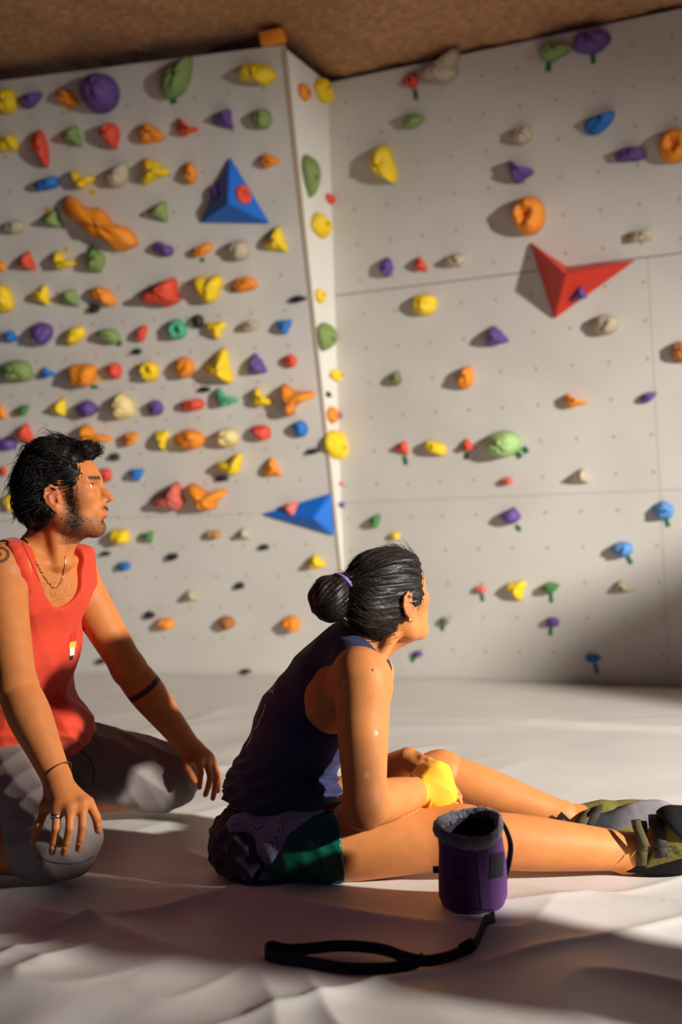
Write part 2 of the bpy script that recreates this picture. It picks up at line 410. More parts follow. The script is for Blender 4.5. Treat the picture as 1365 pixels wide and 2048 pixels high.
def hold(W, x, y, w, h, kind, color, rot=0, depth=None, tape=None, off=0.0, name='climbing_hold', where=None):
    """a bolted hold at photo position (x, y) on wall W, w x h its size there"""
    SEED[0] += 1; rg = np.random.default_rng(SEED[0])
    c = W.px(x, y) + W.n * off; dist = (c - CAM) @ (RW @ np.array([0, 0, 1.0])); sc = dist / FPX
    fx = max(0.35, abs(float(nrm(c - CAM) @ W.n)))
    p = outline(kind, SEED[0]); a = math.radians(rot)
    p = p @ np.array([[math.cos(a), math.sin(a)], [-math.sin(a), math.cos(a)]])
    if kind == 'lizard': p = p * w * sc / 2
    else:
        lo, hi = p.min(0), p.max(0); ctr = (lo + hi) / 2
        p = (p - ctr * 0.6) / (hi - lo) * np.array([w * sc, h * sc])
    if W is WS: p = p * np.array([1 / 0.42, 1.0])
    size = math.sqrt(w * h) * sc
    dp = depth if depth else min(0.11, (0.50 + 0.16 * rg.random()) * size)
    if kind in ('dome', 'donut'): dp = depth or 0.62 * size
    sh = rg.uniform(-0.14, 0.14, 2) * np.array([w, h]) * sc + np.array([0, 0.05 * size])
    ph = rg.uniform(0, 6.28, 6); V = []
    tt = np.linspace(0, 2 * np.pi, NSEG, endpoint=False)
    for i in range(NRING):
        s = 1 - i / NRING                                        # 1 at the wall, towards 0 at the crown
        hgt = dp * (1 - s ** (2.6 if kind != 'tri' else 1.9)) ** (0.62 if kind != 'tri' else 0.85)
        if kind == 'donut' and s < 0.5: hgt -= dp * 0.55 * (1 - s / 0.5)
        q = p * (s ** 0.9) + sh * (1 - s ** 2)
        bm = 1 + 0.09 * np.sin(2 * tt + ph[0]) * s + 0.07 * np.sin(3 * tt + ph[1] + 3 * s) + 0.05 * np.sin(5 * tt + ph[2] - 4 * s)
        for k in range(NSEG): V.append(c + W.u * q[k, 0] + W.v * q[k, 1] + W.n * (max(0, hgt * bm[k]) + 0.0005))
    hc = dp * (0.45 if kind == 'donut' else 0.985)
    V.append(c + W.u * sh[0] + W.v * sh[1] + W.n * hc)
    F = [[i * NSEG + k, i * NSEG + (k + 1) % NSEG, (i + 1) * NSEG + (k + 1) % NSEG, (i + 1) * NSEG + k] for i in range(NRING - 1) for k in range(NSEG)]
    F += [[(NRING - 1) * NSEG + k, (NRING - 1) * NSEG + (k + 1) % NSEG, NRING * NSEG] for k in range(NSEG)]
    F.append(list(range(NSEG))[::-1])
    o = mk(name, V, F, hold_mat(color), origin=c)
    # bolt set into the crown
    br = min(0.010, 0.13 * size); bc = c + W.u * sh[0] + W.v * sh[1] + W.n * (hc - 0.003)
    bv, bf = prism([bc + (W.u * math.cos(q) + W.v * math.sin(q)) * br for q in np.linspace(0, 2 * math.pi, 8, endpoint=False)], W.n, 0.0055)
    if color != 'black': mk('bolt', bv, bf, M_BOLT, parent=o, smooth=False)
    if tape:
        for (tc, dx, dy, tw, th, ta) in tape:
            q = W.px(x + dx, y + dy); a = math.radians(ta); e = W.u * math.cos(a) + W.v * math.sin(a); g = np.cross(W.n, e)
            bv, bf = boxm(q + W.n * 0.0012, e, g, W.n, tw * sc, th * sc, 0.0016); mk('tape_strip', bv, bf, TAPE[tc], parent=o, smooth=False)
    HOLDS.append(dict(o=o, x=x, y=y, s=w * h, color=color, kind=kind, W=W, where=where))
    return o
KN = {'ell': 'oval', 'dome': 'round', 'donut': 'ring-shaped', 'tear': 'teardrop', 'tri': 'three-cornered', 'quad': 'blocky', 'bar': 'bar', 'kidney': 'bean-shaped', 'heart': 'heart-shaped', 'moon': 'crescent', 'elbow': 'elbow-shaped', 'star': 'three-armed', 'lizard': 'long knobbly', 'diamond': 'diamond'}
G = lambda dx=0, dy=26, w=9, h=20, a=8: [('g', dx, dy, w, h, a)]
ROWS_L = [
 ('top row', [(12,203,56,50,'ell','yellow',10), (65,201,50,30,'tear','purple',25), (137,197,50,34,'tear','orange',-32,[('y',0,25,8,12,0)]), (203,188,80,76,'dome','purple',0), (355,157,74,78,'tear','green',48,[('g',-8,46,14,10,0)]), (515,150,80,46,'kidney','yellow',160)]),
 ('second row', [(18,288,46,32,'bar','yellow',0), (83,298,34,74,'tear','red',-72), (147,275,40,42,'tri','green',70), (223,273,40,52,'tear','red',-80), (303,268,54,40,'tear','orange',-12), (373,257,46,36,'elbow','red',0), (447,240,44,40,'tri','purple',65), (525,239,42,40,'dome','green',0)]),
 ('third row', [(95,368,56,27,'bar','blue',8), (168,360,54,38,'moon','yellow',-20,[('y',18,24,14,9,-30)]), (240,352,46,46,'tear','beige',62), (308,342,64,52,'tri','yellow',110), (380,347,30,44,'ell','orange',0), (540,322,42,29,'tear','orange',-5)]),
 ('fourth row', [(30,455,46,26,'ell','beige',10), (105,438,46,38,'tri','green',70,[('y',-10,-18,10,16,-20)]), (200,450,178,70,'lizard','orange',-35), (318,425,44,40,'tri','green',60)]),
 ('fifth row', [(3,532,22,22,'ell','orange',0), (55,523,38,38,'tri','red',80), (130,522,46,38,'elbow','yellow',-5,[('y',3,-23,8,12,-15)]), (193,522,40,48,'ell','green',0,[('g',-12,-24,14,10,30)]), (328,498,44,32,'kidney','purple',-30), (405,500,44,28,'bar','orange',20,[('g',0,20,10,8,0)]), (481,501,42,42,'dome','beige',0), (552,481,50,52,'tri','yellow',75)]),
 ('sixth row', [(8,598,42,58,'ell','yellow',0), (81,591,42,42,'tri','yellow',60), (139,597,46,36,'tri','green',65), (208,594,50,42,'kidney','orange',150), (190,618,24,17,'ell','black',10), (328,590,84,58,'elbow','red',75), (419,577,60,56,'heart','yellow',0), (491,569,54,31,'ell','orange',-20,[('g',-23,8,12,12,0)]), (597,598,36,14,'ell','black',26)]),
 ('seventh row', [(22,673,28,25,'ell','blue',32), (88,667,44,47,'tear','purple',-90), (151,670,46,36,'kidney','yellow',35,[('y',-16,18,8,12,0)]), (218,673,50,32,'tear','green',160,[('g',20,14,14,10,20)]), (286,667,24,33,'bar','red',65), (355,659,42,42,'donut','teal',0), (397,643,25,28,'ell','black',20), (433,660,44,36,'tri','yellow',-90), (500,652,44,22,'ell','beige',15), (570,653,34,29,'tri','blue',30), (275,703,20,13,'ell','black',0)]),
 ('eighth row', [(33,742,74,44,'quad','green',0), (96,746,32,24,'tri','blue',-10), (167,750,64,46,'quad','orange',-8,[('y',36,8,14,10,0),('g',22,24,16,7,0)]), (231,742,30,33,'ell','red',0), (300,743,40,42,'donut','yellow',60,[('y',-24,-10,16,8,-20)]), (370,735,44,43,'dome','orange',0), (438,733,62,74,'tri','yellow',65), (515,729,38,44,'tri','purple',95), (581,722,30,27,'ell','red',0), (410,779,25,12,'ell','black',30)]),
 ('ninth row', [(3,824,22,32,'tri','orange',90), (48,820,28,21,'tear','dark green',25), (117,816,38,34,'tri','yellow',60,[('y',8,-18,8,14,0)]), (175,817,48,34,'ell','purple',0), (248,812,48,54,'tear','cream',88), (312,816,34,32,'dome','purple',0), (386,810,50,24,'bar','red',3), (452,797,48,38,'elbow','teal',0), (524,797,44,40,'elbow','yellow',-10), (597,797,70,66,'star','orange',8)]),
 ('tenth row', [(15,888,42,25,'bar','purple',0), (52,868,36,42,'tri','red',75), (190,872,68,44,'elbow','orange',-5), (262,878,36,28,'tear','orange',20), (326,879,30,42,'tri','yellow',-90), (380,879,68,42,'ell','orange',5), (457,876,48,40,'dome','cream',0), (524,864,40,30,'tear','red',160), (602,858,31,34,'dome','blue',0), (627,902,28,12,'bar','black',6), (231,914,20,17,'ell','black',0)]),
 ('eleventh row', [(8,942,14,20,'ell','red',0), (212,950,26,28,'quad','red',0), (275,949,32,26,'tri','blue',-90), (463,930,58,44,'elbow','yellow',60), (545,936,38,42,'tri','orange',90), (445,958,28,10,'bar','black',0)]),
 ('twelfth row', [(20,1005,22,38,'ell','yellow',0), (342,997,74,60,'elbow','pink',80), (418,995,80,58,'moon','orange',-12)]),
 ('thirteenth row', [(241,1073,42,32,'quad','yellow',0), (295,1074,32,25,'tri','dark green',45), (427,1069,36,17,'bar','tan',0), (486,1068,36,24,'tri','beige',80)]),
 ('lowest area', [(212,1107,22,10,'ell','black',0), (345,1113,26,14,'ell','black',22), (529,1094,22,12,'ell','black',15), (249,1132,28,17,'bar','blue',0), (634,1125,40,32,'tri','yellow',100), (213,1193,18,16,'ell','purple',0), (480,1171,20,15,'ell','black',-20), (382,1190,44,20,'tri','beige',90), (300,1229,24,15,'ell','black',-25), (333,1246,36,21,'bar','orange',0), (454,1245,36,28,'ell','brown',0), (582,1246,40,32,'tear','orange',170), (492,1342,24,9,'ell','black',0), (203,1322,18,12,'ell','black',0)]),
]
for row, items in ROWS_L:
    for it in items: hold(WL, it[0], it[1], it[2], it[3], it[4], it[5], it[6], tape=it[7] if len(it) > 7 else None, where=row + ' of the left wall')
for it in [(608,185,19,34,'ell','orange',0), (645,184,28,46,'ell','yellow',0), (620,353,28,82,'tear','green',-85), (660,398,14,20,'ell','red',0), (640,452,28,46,'ell','yellow',0), (640,593,15,27,'ell','yellow',0), (651,675,30,60,'tear','green',-95), (664,752,8,9,'dome','red',0), (674,752,22,24,'dome','yellow',0), (657,789,8,12,'ell','black',0), (664,830,16,34,'ell','orange',0), (681,831,9,18,'ell','purple',0), (674,890,42,58,'dome','yellow',0), (684,968,9,9,'ell','red',0), (684,1010,11,12,'ell','purple',0)]:
    hold(WS, *it[:6], rot=it[6], depth=min(0.05, 0.0011 * it[3]), where='narrow white return')
R_HOLDS = [
 (822,163,38,32,'tri','red',60,G(10,27)), (888,140,88,62,'moon','beige',30,[('w',0,44,10,20,-4)]), (1112,104,72,34,'tear','green',0,G(-14,28,11,22,-10)), (1185,87,76,42,'ell','purple',12,G(2,30,10,20,0)),
 (830,242,46,30,'tear','green',0,None), (1045,272,44,36,'ell','beige',15,None), (1200,248,64,40,'tear','blue',32,None), (1350,292,62,70,'donut','orange',0,None), (1262,311,62,30,'kidney','purple',170,None),
 (1042,347,52,48,'elbow','purple',10,None), (770,330,54,80,'tear','yellow',-62,None), (1060,432,66,78,'donut','orange',0,None), (1280,473,52,23,'bar','beige',0,None),
 (774,535,29,40,'ell','purple',0,None), (842,530,30,30,'tri','red',90,None), (910,521,46,26,'ell','beige',15,None), (851,610,50,44,'ell','yellow',20,None),
 (1210,650,58,42,'ell','beige',0,None), (995,673,46,42,'tri','purple',100,None), (1362,705,34,44,'ell','brown',0,None), (794,757,23,30,'tear','olive',80,None), (932,756,34,46,'kidney','orange',65,None),
 (1150,803,46,29,'elbow','orange',0,None), (1298,795,34,22,'tear','purple',25,None), (803,897,32,29,'tri','red',65,G(8,24,9,18,10)), (872,896,46,33,'bar','yellow',-22,None), (937,891,30,27,'tri','red',100,G(-4,20,9,16,-15)),
 (1008,888,74,54,'dome','pale green',0,[('g',30,22,12,14,35),('g',43,12,12,14,35)]), (1015,962,28,17,'ell','pink',5,None), (1158,953,46,32,'tri','beige',75,None), (1023,1032,42,36,'diamond','purple',-15,G(14,24,9,14,35)),
 (1327,1021,44,38,'ell','pale blue',35,G(8,24,9,18,15)), (1245,1099,44,32,'ell','pale blue',15,G(14,20,9,20,25)), (751,1042,25,28,'tear','dark green',50,None), (791,1072,22,15,'ell','yellow',0,None),
 (962,1179,24,15,'bar','pink',0,G(3,16,8,16,5)), (1034,1180,42,42,'tri','yellow',40,None), (1103,1176,36,24,'tear','dark green',15,G(0,20,8,18,0)), (1247,1174,46,25,'tri','beige',100,None),
 (890,1243,18,18,'ell','olive',0,G(-4,12,8,14,-25)), (1106,1244,27,19,'ell','purple',10,G(-4,18,8,18,-5)), (836,1308,22,14,'ell','purple',20,G(-9,10,8,14,-40)), (1187,1317,30,19,'ell','blue',-8,G(6,20,9,20,15)),
]
for it in R_HOLDS: hold(WR, *it[:6], rot=it[6], tape=it[7], where='right wall')
# orange block on the top edge of the left wall
bv, bf = boxm(WL.px(547, 76) + WL.n * 0.01, nrm(WL.u + np.array([0, 0, 0.10])), WL.n, nrm(WL.v - np.array([0.10, 0, 0])), 0.130, 0.09, 0.072)
bm = bmesh.new(); vs = [bm.verts.new(v) for v in bv]; [bm.faces.new([vs[i] for i in f]) for f in bf]
bmesh.ops.bevel(bm, geom=bm.edges[:], offset=0.012, segments=2, affect='EDGES', profile=0.6)
blk = mk('climbing_hold', [v.co[:] for v in bm.verts], [[v.index for v in f.verts] for f in bm.faces] if bm.verts.index_update() is None else [], hold_mat('orange')); bm.free()
tag(blk, 'orange rectangular block hold on the top edge of the left wall corner', 'climbing hold', 'climbing holds')

# volumes
def volume(W, base, apex, h, color, label, name='wall_volume', smooth=False):
    b = [W.px(*q) for q in base]; a = onplane(*apex, W.p0 + W.n * h, W.n)
    b0 = np.mean(b, axis=0)
    V = [q + W.n * 0.0005 for q in b] + [q + W.n * 0.012 for q in b] + [a]; k = len(b); F = [list(range(k))]
    F += [[i, (i + 1) % k, k + (i + 1) % k, k + i] for i in range(k)] + [[k + i, k + (i + 1) % k, 2 * k] for i in range(k)]
    bm = bmesh.new(); vs = [bm.verts.new(v) for v in V]
    for f in F: bm.faces.new([vs[i] for i in f])
    bmesh.ops.recalc_face_normals(bm, faces=bm.faces[:])
    bmesh.ops.bevel(bm, geom=[e for e in bm.edges], offset=0.006, segments=2, affect='EDGES')
    bm.verts.index_update()
    o = mk(name, [v.co[:] for v in bm.verts], [[v.index for v in f.verts] for f in bm.faces], mat('volume_' + color, srgb(*{'blue': (16, 110, 214), 'red': (206, 52, 30)}[color]), 0.5, noise=0.06, nscale=8, bump=0.15, bscale=200), smooth=False, origin=b0)
    bm.free()
    tag(o, label, 'climbing volume', 'plywood volumes'); return b, a
def face_wall(p, q, r, toward):
    n = np.cross(np.asarray(q) - p, np.asarray(r) - p); n = nrm(n); n = n if n @ (CAM - p) > 0 else -n
    u = nrm(np.array([1.0, 0, 0]) - n * n[0]); return Wall(p, u, n)
b, a = volume(WL, [(461, 314), (541, 447), (402, 445)], (456, 406), 0.17, 'blue', 'tall blue pyramid volume with a round red hold, upper left wall')
hold(face_wall(b[0], b[1], a, 0), 486, 390, 38, 44, 'donut', 'red', 20, depth=0.02, where='right face of the tall blue volume', off=0.004)
hold(face_wall(b[0], b[2], a, 0), 432, 388, 28, 38, 'tri', 'purple', 70, depth=0.03, where='left face of the tall blue volume', off=0.004)
b, a = volume(WL, [(524, 1028), (663, 986), (669, 1071)], (628, 1037), 0.09, 'blue', 'flat blue triangular volume with a pink hold, lower left wall corner')
hold(face_wall(b[0], b[1], a, 0), 583, 1020, 36, 28, 'tri', 'pink', -80, depth=0.04, where='flat blue volume', off=0.004)
b, a = volume(WR, [(1061, 484), (1134, 533), (1272, 521), (1110, 638)], (1131, 549), 0.20, 'red', 'red three-sided volume with a small purple hold on the right wall')
hold(face_wall(b[2], b[3], a, 0), 1158, 586, 40, 38, 'tri', 'purple', -30, depth=0.04, where='red volume', off=0.004)

# labels: colour, shape, neighbours, row
NW = {}
byw = {}
for h in HOLDS: byw.setdefault(h['where'], []).append(h)
seen = set()
for where, hs in byw.items():
    hs = sorted(hs, key=lambda q: q['x'] if where != 'narrow white return' else q['y'])
    for i, h in enumerate(hs):
        nm = ('small ' if h['s'] < 620 and h['color'] != 'black' else 'large ' if h['s'] > 3800 else '') + h['color'] + ' ' + KN[h['kind']] + ' hold'
        if h['color'] == 'black': nm = 'small black foothold'
        sh = lambda q: q['color'] + (' foothold' if q['color'] == 'black' else ' hold')
        if where.endswith('of the left wall'):
            if 0 < i < len(hs) - 1: lab = f"{nm} between {sh(hs[i-1])} and {sh(hs[i+1])}, {where.replace('of the', 'of')}"
            elif i == 0: lab = f"{nm} at the left end of the {where.replace('of the', 'of')}"
            else: lab = f"{nm} at the right end of the {where.replace('of the', 'of')}"
        elif where == 'narrow white return':
            lab = f"{nm} on narrow white return, " + (f"just below the {sh(hs[i-1])}" if i else 'the highest one there')
        elif where == 'right wall':
            oth = sorted([q for q in hs if q is not h], key=lambda q: (q['x'] - h['x']) ** 2 + (q['y'] - h['y']) ** 2)[0]
            dx, dy = h['x'] - oth['x'], h['y'] - oth['y']
            rel = ('right of' if dx > 0 else 'left of') if abs(dx) > abs(dy) else ('below' if dy > 0 else 'above')
            hb = 'top' if h['y'] < 300 else 'upper part' if h['y'] < 620 else 'middle' if h['y'] < 930 else 'lower part' if h['y'] < 1120 else 'foot'
            lab = f"{nm} {rel} the {sh(oth)}, {hb} of right wall"
        else: lab = f"{nm} mounted on the {where}"
        if lab in seen: lab = lab.replace(' hold ', ' hold, further right, ', 1) if ' hold ' in lab else lab + ', second one'
        k = 2
        seen.add(lab)
        tag(h['o'], lab, 'climbing hold', 'climbing holds')

# ------------------------------------------------------------------ implicit surfaces for bodies and clothes
def axis(lo, hi, step, fine=()):
    out = [lo]
    while out[-1] < hi:
        s = step
        for a, b, f in fine:
            if a <= out[-1] <= b: s = min(s, f)
        out.append(out[-1] + s)
    return np.array(out, np.float32)
class Field:
    def __init__(s, xs, ys, zs):
        s.ax = (xs, ys, zs); s.F = np.full((len(xs), len(ys), len(zs)), 0.2, np.float32)
    def box(s, lo, hi, pad):
        sl = []; co = []
        for k in range(3):
            a = max(0, np.searchsorted(s.ax[k], lo[k] - pad) - 1); b = min(len(s.ax[k]), np.searchsorted(s.ax[k], hi[k] + pad) + 1)
            if b <= a: return None, None
            sl.append(slice(a, b)); sh = [1, 1, 1]; sh[k] = b - a; co.append(s.ax[k][a:b].reshape(sh))
        return tuple(sl), co
    def put(s, lo, hi, fn, k, mode):
        pad = (k if mode == 'add' else 0) + 0.025
        sl, co = s.box(lo, hi, pad)
        if sl is None: return
        d = fn(*co).astype(np.float32); A = s.F[sl]
        if mode == 'add':
            h = np.maximum(k - np.abs(A - d), 0) / max(k, 1e-6); s.F[sl] = np.minimum(A, d) - h * h * (k / 4)
        else:
            d = -d; h = np.maximum(k - np.abs(A - d), 0) / max(k, 1e-6); s.F[sl] = np.maximum(A, d) + h * h * (k / 4)
    def cap(s, a, b, ra, rb, k=0.02, mode='add'):
        a, b = np.asarray(a, float), np.asarray(b, float); r = max(ra, rb); ba = b - a; L = max(ba @ ba, 1e-9)
        def fn(x, y, z):
            dx, dy, dz = x - a[0], y - a[1], z - a[2]; w = dx * ba[0] + dy * ba[1] + dz * ba[2]
            if abs(ra - rb) > 1e-5:                                  # rounded cone: closest sphere of the family
                sl = np.clip((ra - rb) / math.sqrt(L), -0.95, 0.95); w = w - np.sqrt(np.maximum(dx * dx + dy * dy + dz * dz - w * w / L, 0)) * (sl / math.sqrt(1 - sl * sl) * math.sqrt(L))
            t = np.clip(w / L, 0, 1)
            return np.sqrt((x - a[0] - t * ba[0]) ** 2 + (y - a[1] - t * ba[1]) ** 2 + (z - a[2] - t * ba[2]) ** 2) - (ra + (rb - ra) * t)
        s.put(np.minimum(a, b) - r, np.maximum(a, b) + r, fn, k, mode); return s
    def chain(s, pts, rads, k=0.02):
        """a limb: smooth taper through the given points, blended into what it grows from"""
        if len(pts) > 2:
            q = spline([list(p) + [r] for p, r in zip(pts, rads)], (len(pts) - 1) * 9 + 1); pts, rads = q[:, :3], q[:, 3] + 0.0055
        for i in range(len(pts) - 1): s.cap(pts[i], pts[i + 1], rads[i], rads[i + 1], k if i == 0 else 0.0)
        return s
    def ell(s, c, r, R=None, k=0.02, mode='add'):
        c = np.asarray(c, float); r = np.asarray(r, float); R = np.eye(3) if R is None else np.asarray(R, float)   # columns of R: the axes
        ext = np.sqrt(((R * r[None, :]) ** 2).sum(1))
        def fn(x, y, z):
            dx, dy, dz = x - c[0], y - c[1], z - c[2]; k0 = 0; k1 = 0
            for i in range(3):
                q = (dx * R[0, i] + dy * R[1, i] + dz * R[2, i]) / r[i]; k0 = k0 + q * q; k1 = k1 + (q / r[i]) ** 2
            k0 = np.sqrt(k0); return k0 * (k0 - 1) / np.sqrt(k1 + 1e-9)
        s.put(c - ext, c + ext, fn, k, mode); return s
    def cutplane(s, p, n, k=0.004):
        """keep the side n points away from"""
        p, n = np.asarray(p, float), nrm(n); co = [s.ax[i].reshape([-1 if j == i else 1 for j in range(3)]) for i in range(3)]
        d = ((co[0] - p[0]) * n[0] + (co[1] - p[1]) * n[1] + (co[2] - p[2]) * n[2]).astype(np.float32)
        h = np.maximum(k - np.abs(s.F - d), 0) / k; s.F = np.maximum(s.F, d) + h * h * (k / 4); return s
    def warp(s, fn):
        co = [s.ax[i].reshape([-1 if j == i else 1 for j in range(3)]) for i in range(3)]
        s.F = s.F + fn(*co).astype(np.float32); return s
    def mesh(s, smooth=1):
        F = s.F; S = F < 0; xs, ys, zs = s.ax
        cnt = np.zeros(tuple(n - 1 for n in F.shape), np.int8)
        for i in (0, 1):
            for j in (0, 1):
                for k in (0, 1): cnt += S[i:F.shape[0] - 1 + i, j:F.shape[1] - 1 + j, k:F.shape[2] - 1 + k]
        act = np.argwhere((cnt > 0) & (cnt < 8)); I, J, K = act.T
        vid = np.full(cnt.shape, -1, np.int32); vid[I, J, K] = np.arange(len(act))
        crn = [(i, j, k) for i in (0, 1) for j in (0, 1) for k in (0, 1)]
        val = {c: F[I + c[0], J + c[1], K + c[2]] for c in crn}
        pos = {c: np.stack([xs[I + c[0]], ys[J + c[1]], zs[K + c[2]]], -1) for c in crn}
        acc = np.zeros((len(act), 3)); num = np.zeros(len(act))
        for c in crn:
            for axn in range(3):
                if c[axn] == 0:
                    d = list(c); d[axn] = 1; d = tuple(d); va, vb = val[c], val[d]; m = (va < 0) != (vb < 0)
                    t = np.where(m, va / np.where(m, va - vb, 1), 0)
                    acc += np.where(m[:, None], pos[c] + (pos[d] - pos[c]) * t[:, None], 0); num += m
        V = acc / num[:, None]; Q = []
        n0, n1, n2 = F.shape
        for axn in range(3):
            a = [slice(None)] * 3; b = [slice(None)] * 3; a[axn] = slice(0, -1); b[axn] = slice(1, None)
            e = np.argwhere(S[tuple(a)] != S[tuple(b)])
            o1, o2 = [(1, 2), (2, 0), (0, 1)][axn]
            ok = (e[:, o1] > 0) & (e[:, o2] > 0) & (e[:, o1] < F.shape[o1] - 1) & (e[:, o2] < F.shape[o2] - 1); e = e[ok]
            inside = S[e[:, 0], e[:, 1], e[:, 2]]; q = []
            for (p1, p2) in ((-1, -1), (0, -1), (0, 0), (-1, 0)):
                w = e.copy(); w[:, o1] += p1; w[:, o2] += p2; q.append(vid[w[:, 0], w[:, 1], w[:, 2]])
            q = np.stack(q, -1); q[~inside] = q[~inside][:, ::-1]; Q.append(q)
        Q = np.vstack(Q); Q = Q[(Q >= 0).all(1)]
        for _ in range(smooth):
            acc = np.zeros_like(V); num = np.zeros(len(V))
            for i in range(4):
                a, b = Q[:, i], Q[:, (i + 1) % 4]
                for c in range(3): acc[:, c] += np.bincount(a, V[b, c], len(V)) + np.bincount(b, V[a, c], len(V))
                num += np.bincount(a, minlength=len(V)) + np.bincount(b, minlength=len(V))
            V = V * 0.5 + 0.5 * acc / np.maximum(num, 1)[:, None]
        return V, Q
def frame(f, up):
    """columns: forward, left, up"""
    f = nrm(f); l = nrm(np.cross(up, f)); return np.stack([f, l, np.cross(f, l)], -1)
def fbm_ridge(x, y, z, dirs, seed=0):
    """folds: sum of |sin| ridges; dirs = [(wave vector, amplitude)]"""
    out = 0
    for i, (kv, a) in enumerate(dirs):
        ph = seed + i * 1.7; w = 0.9 * np.sin(kv[1] * 0.31 * x + kv[2] * 0.37 * y + kv[0] * 0.29 * z + ph)
        out = out + a * (0.6 - np.abs(np.sin(kv[0] * x + kv[1] * y + kv[2] * z + ph + w)))
    return out

def head(F, o, R, s=1.0, male=True):
    """o: midpoint between the ear canals, R: frame"""
    L = lambda x, y, z: o + R @ (np.array([x, y, z]) * s)
    e = lambda c, r, k=0.02, m='add', Q=None: F.ell(L(*c), np.array(r) * s, R if Q is None else R @ Q, k * s, m)
    c = lambda a, b, ra, rb, k=0.012, m='add': F.cap(L(*a), L(*b), ra * s, rb * s, k * s, m)
    e((-0.004, 0, 0.042), (0.097, 0.075, 0.086), 0.02)
    e((0.030, 0, 0.052), (0.066, 0.064, 0.060), 0.03)
    e((0.042, 0, -0.018), (0.052, 0.056, 0.070), 0.03)
    e((0.036, 0, -0.056), (0.050, 0.047, 0.036), 0.03)
    e((0.080, 0, -0.083), (0.017, 0.020, 0.015), 0.028)
    for q in (-1, 1):
        c((0.000, q * 0.058, -0.030), (0.004, q * 0.054, -0.058), 0.014, 0.014, 0.03)
        c((0.004, q * 0.054, -0.058), (0.072, q * 0.016, -0.086), 0.014, 0.012, 0.03)
        e((0.060, q * 0.044, -0.002), (0.028, 0.018, 0.017), 0.03)
        c((0.074, q * 0.046, 0.040), (0.090, q * 0.012, 0.043), 0.009, 0.010 if male else 0.007, 0.02)
        e((0.099, q * 0.034, 0.024), (0.016, 0.018, 0.012), 0.016, 'sub')
        e((0.0735, q * 0.033, 0.025), (0.0145, 0.0155, 0.0135), 0.006)          # lids over the eyeball
        e((0.092, q * 0.035, 0.0245), (0.016, 0.0125, 0.0046), 0.002, 'sub')   # the opening between them
        e((0.101, q * 0.012, -0.016), (0.011, 0.0085, 0.0085), 0.008)          # nostril wings
    c((0.091, 0, 0.040), (0.110, 0, 0.004), 0.007, 0.009, 0.014)
    c((0.108, 0, 0.006), (0.121, 0, -0.009), 0.009, 0.0105, 0.010)
    e((0.104, 0, -0.017), (0.013, 0.010, 0.007), 0.008)
    for q in (-1, 1): e((0.109, q * 0.0065, -0.0215), (0.006, 0.0035, 0.005), 0.003, 'sub')
    e((0.088, 0, -0.040), (0.016, 0.030, 0.022), 0.02)                       # muzzle
    for q in (-1, 1):
        c((0.106, q * 0.004, -0.0415), (0.091, q * 0.023, -0.047), 0.0055, 0.0025, 0.006)
        c((0.102, q * 0.003, -0.0565), (0.090, q * 0.022, -0.051), 0.0070, 0.0030, 0.006)
    c((0.112, 0.014, -0.0485), (0.112, -0.014, -0.0485), 0.0028, 0.0028, 0.004, 'sub')
    e((0.104, 0, -0.0675), (0.010, 0.02, 0.0055), 0.010, 'sub')                 # hollow under the lip
    for q in (-1, 1):                                                         # ears
        tilt = np.array([[0.94, 0.10 * q, -0.25], [-0.28 * q, 0.95, 0.05], [0.25, 0.02, 0.965]])
        tilt = np.linalg.qr(tilt)[0]; tilt = tilt * np.sign(np.diag(tilt))[None, :]
        e((-0.010, q * 0.079, 0.002), (0.018, 0.0065, 0.031), 0.008, 'add', tilt)
        e((-0.004, q * 0.086, -0.002), (0.010, 0.0060, 0.016), 0.004, 'sub', tilt)
        e((-0.010, q * 0.087, 0.014), (0.009, 0.0045, 0.009), 0.004, 'sub', tilt)
        rim = [(0.004, q * 0.078, 0.010), (0.003, q * 0.083, 0.026), (-0.010, q * 0.088, 0.034), (-0.024, q * 0.089, 0.026), (-0.029, q * 0.087, 0.008), (-0.024, q * 0.084, -0.010), (-0.013, q * 0.081, -0.024)]
        for i in range(len(rim) - 1): c(rim[i], rim[i + 1], 0.0040, 0.0040, 0.004)
        anti = [(-0.004, q * 0.084, 0.016), (-0.017, q * 0.087, 0.008), (-0.015, q * 0.085, -0.010), (-0.004, q * 0.083, -0.017)]
        for i in range(len(anti) - 1): c(anti[i], anti[i + 1], 0.0032, 0.0032, 0.004)
        e((-0.006, q * 0.079, -0.026), (0.009, 0.0055, 0.010), 0.006)
        e((0.004, q * 0.080, -0.006), (0.005, 0.005, 0.007), 0.004)
    return L
def finger(F, pts, r0, r1, k=0.006):
    n = len(pts)
    for i in range(n - 1):
        a = r0 + (r1 - r0) * i / (n - 1); b = r0 + (r1 - r0) * (i + 1) / (n - 1)
        F.cap(pts[i], pts[i + 1], a, b, 0.002 if i else 0.010)
def to_local(V, o, R): return (V - o) @ R
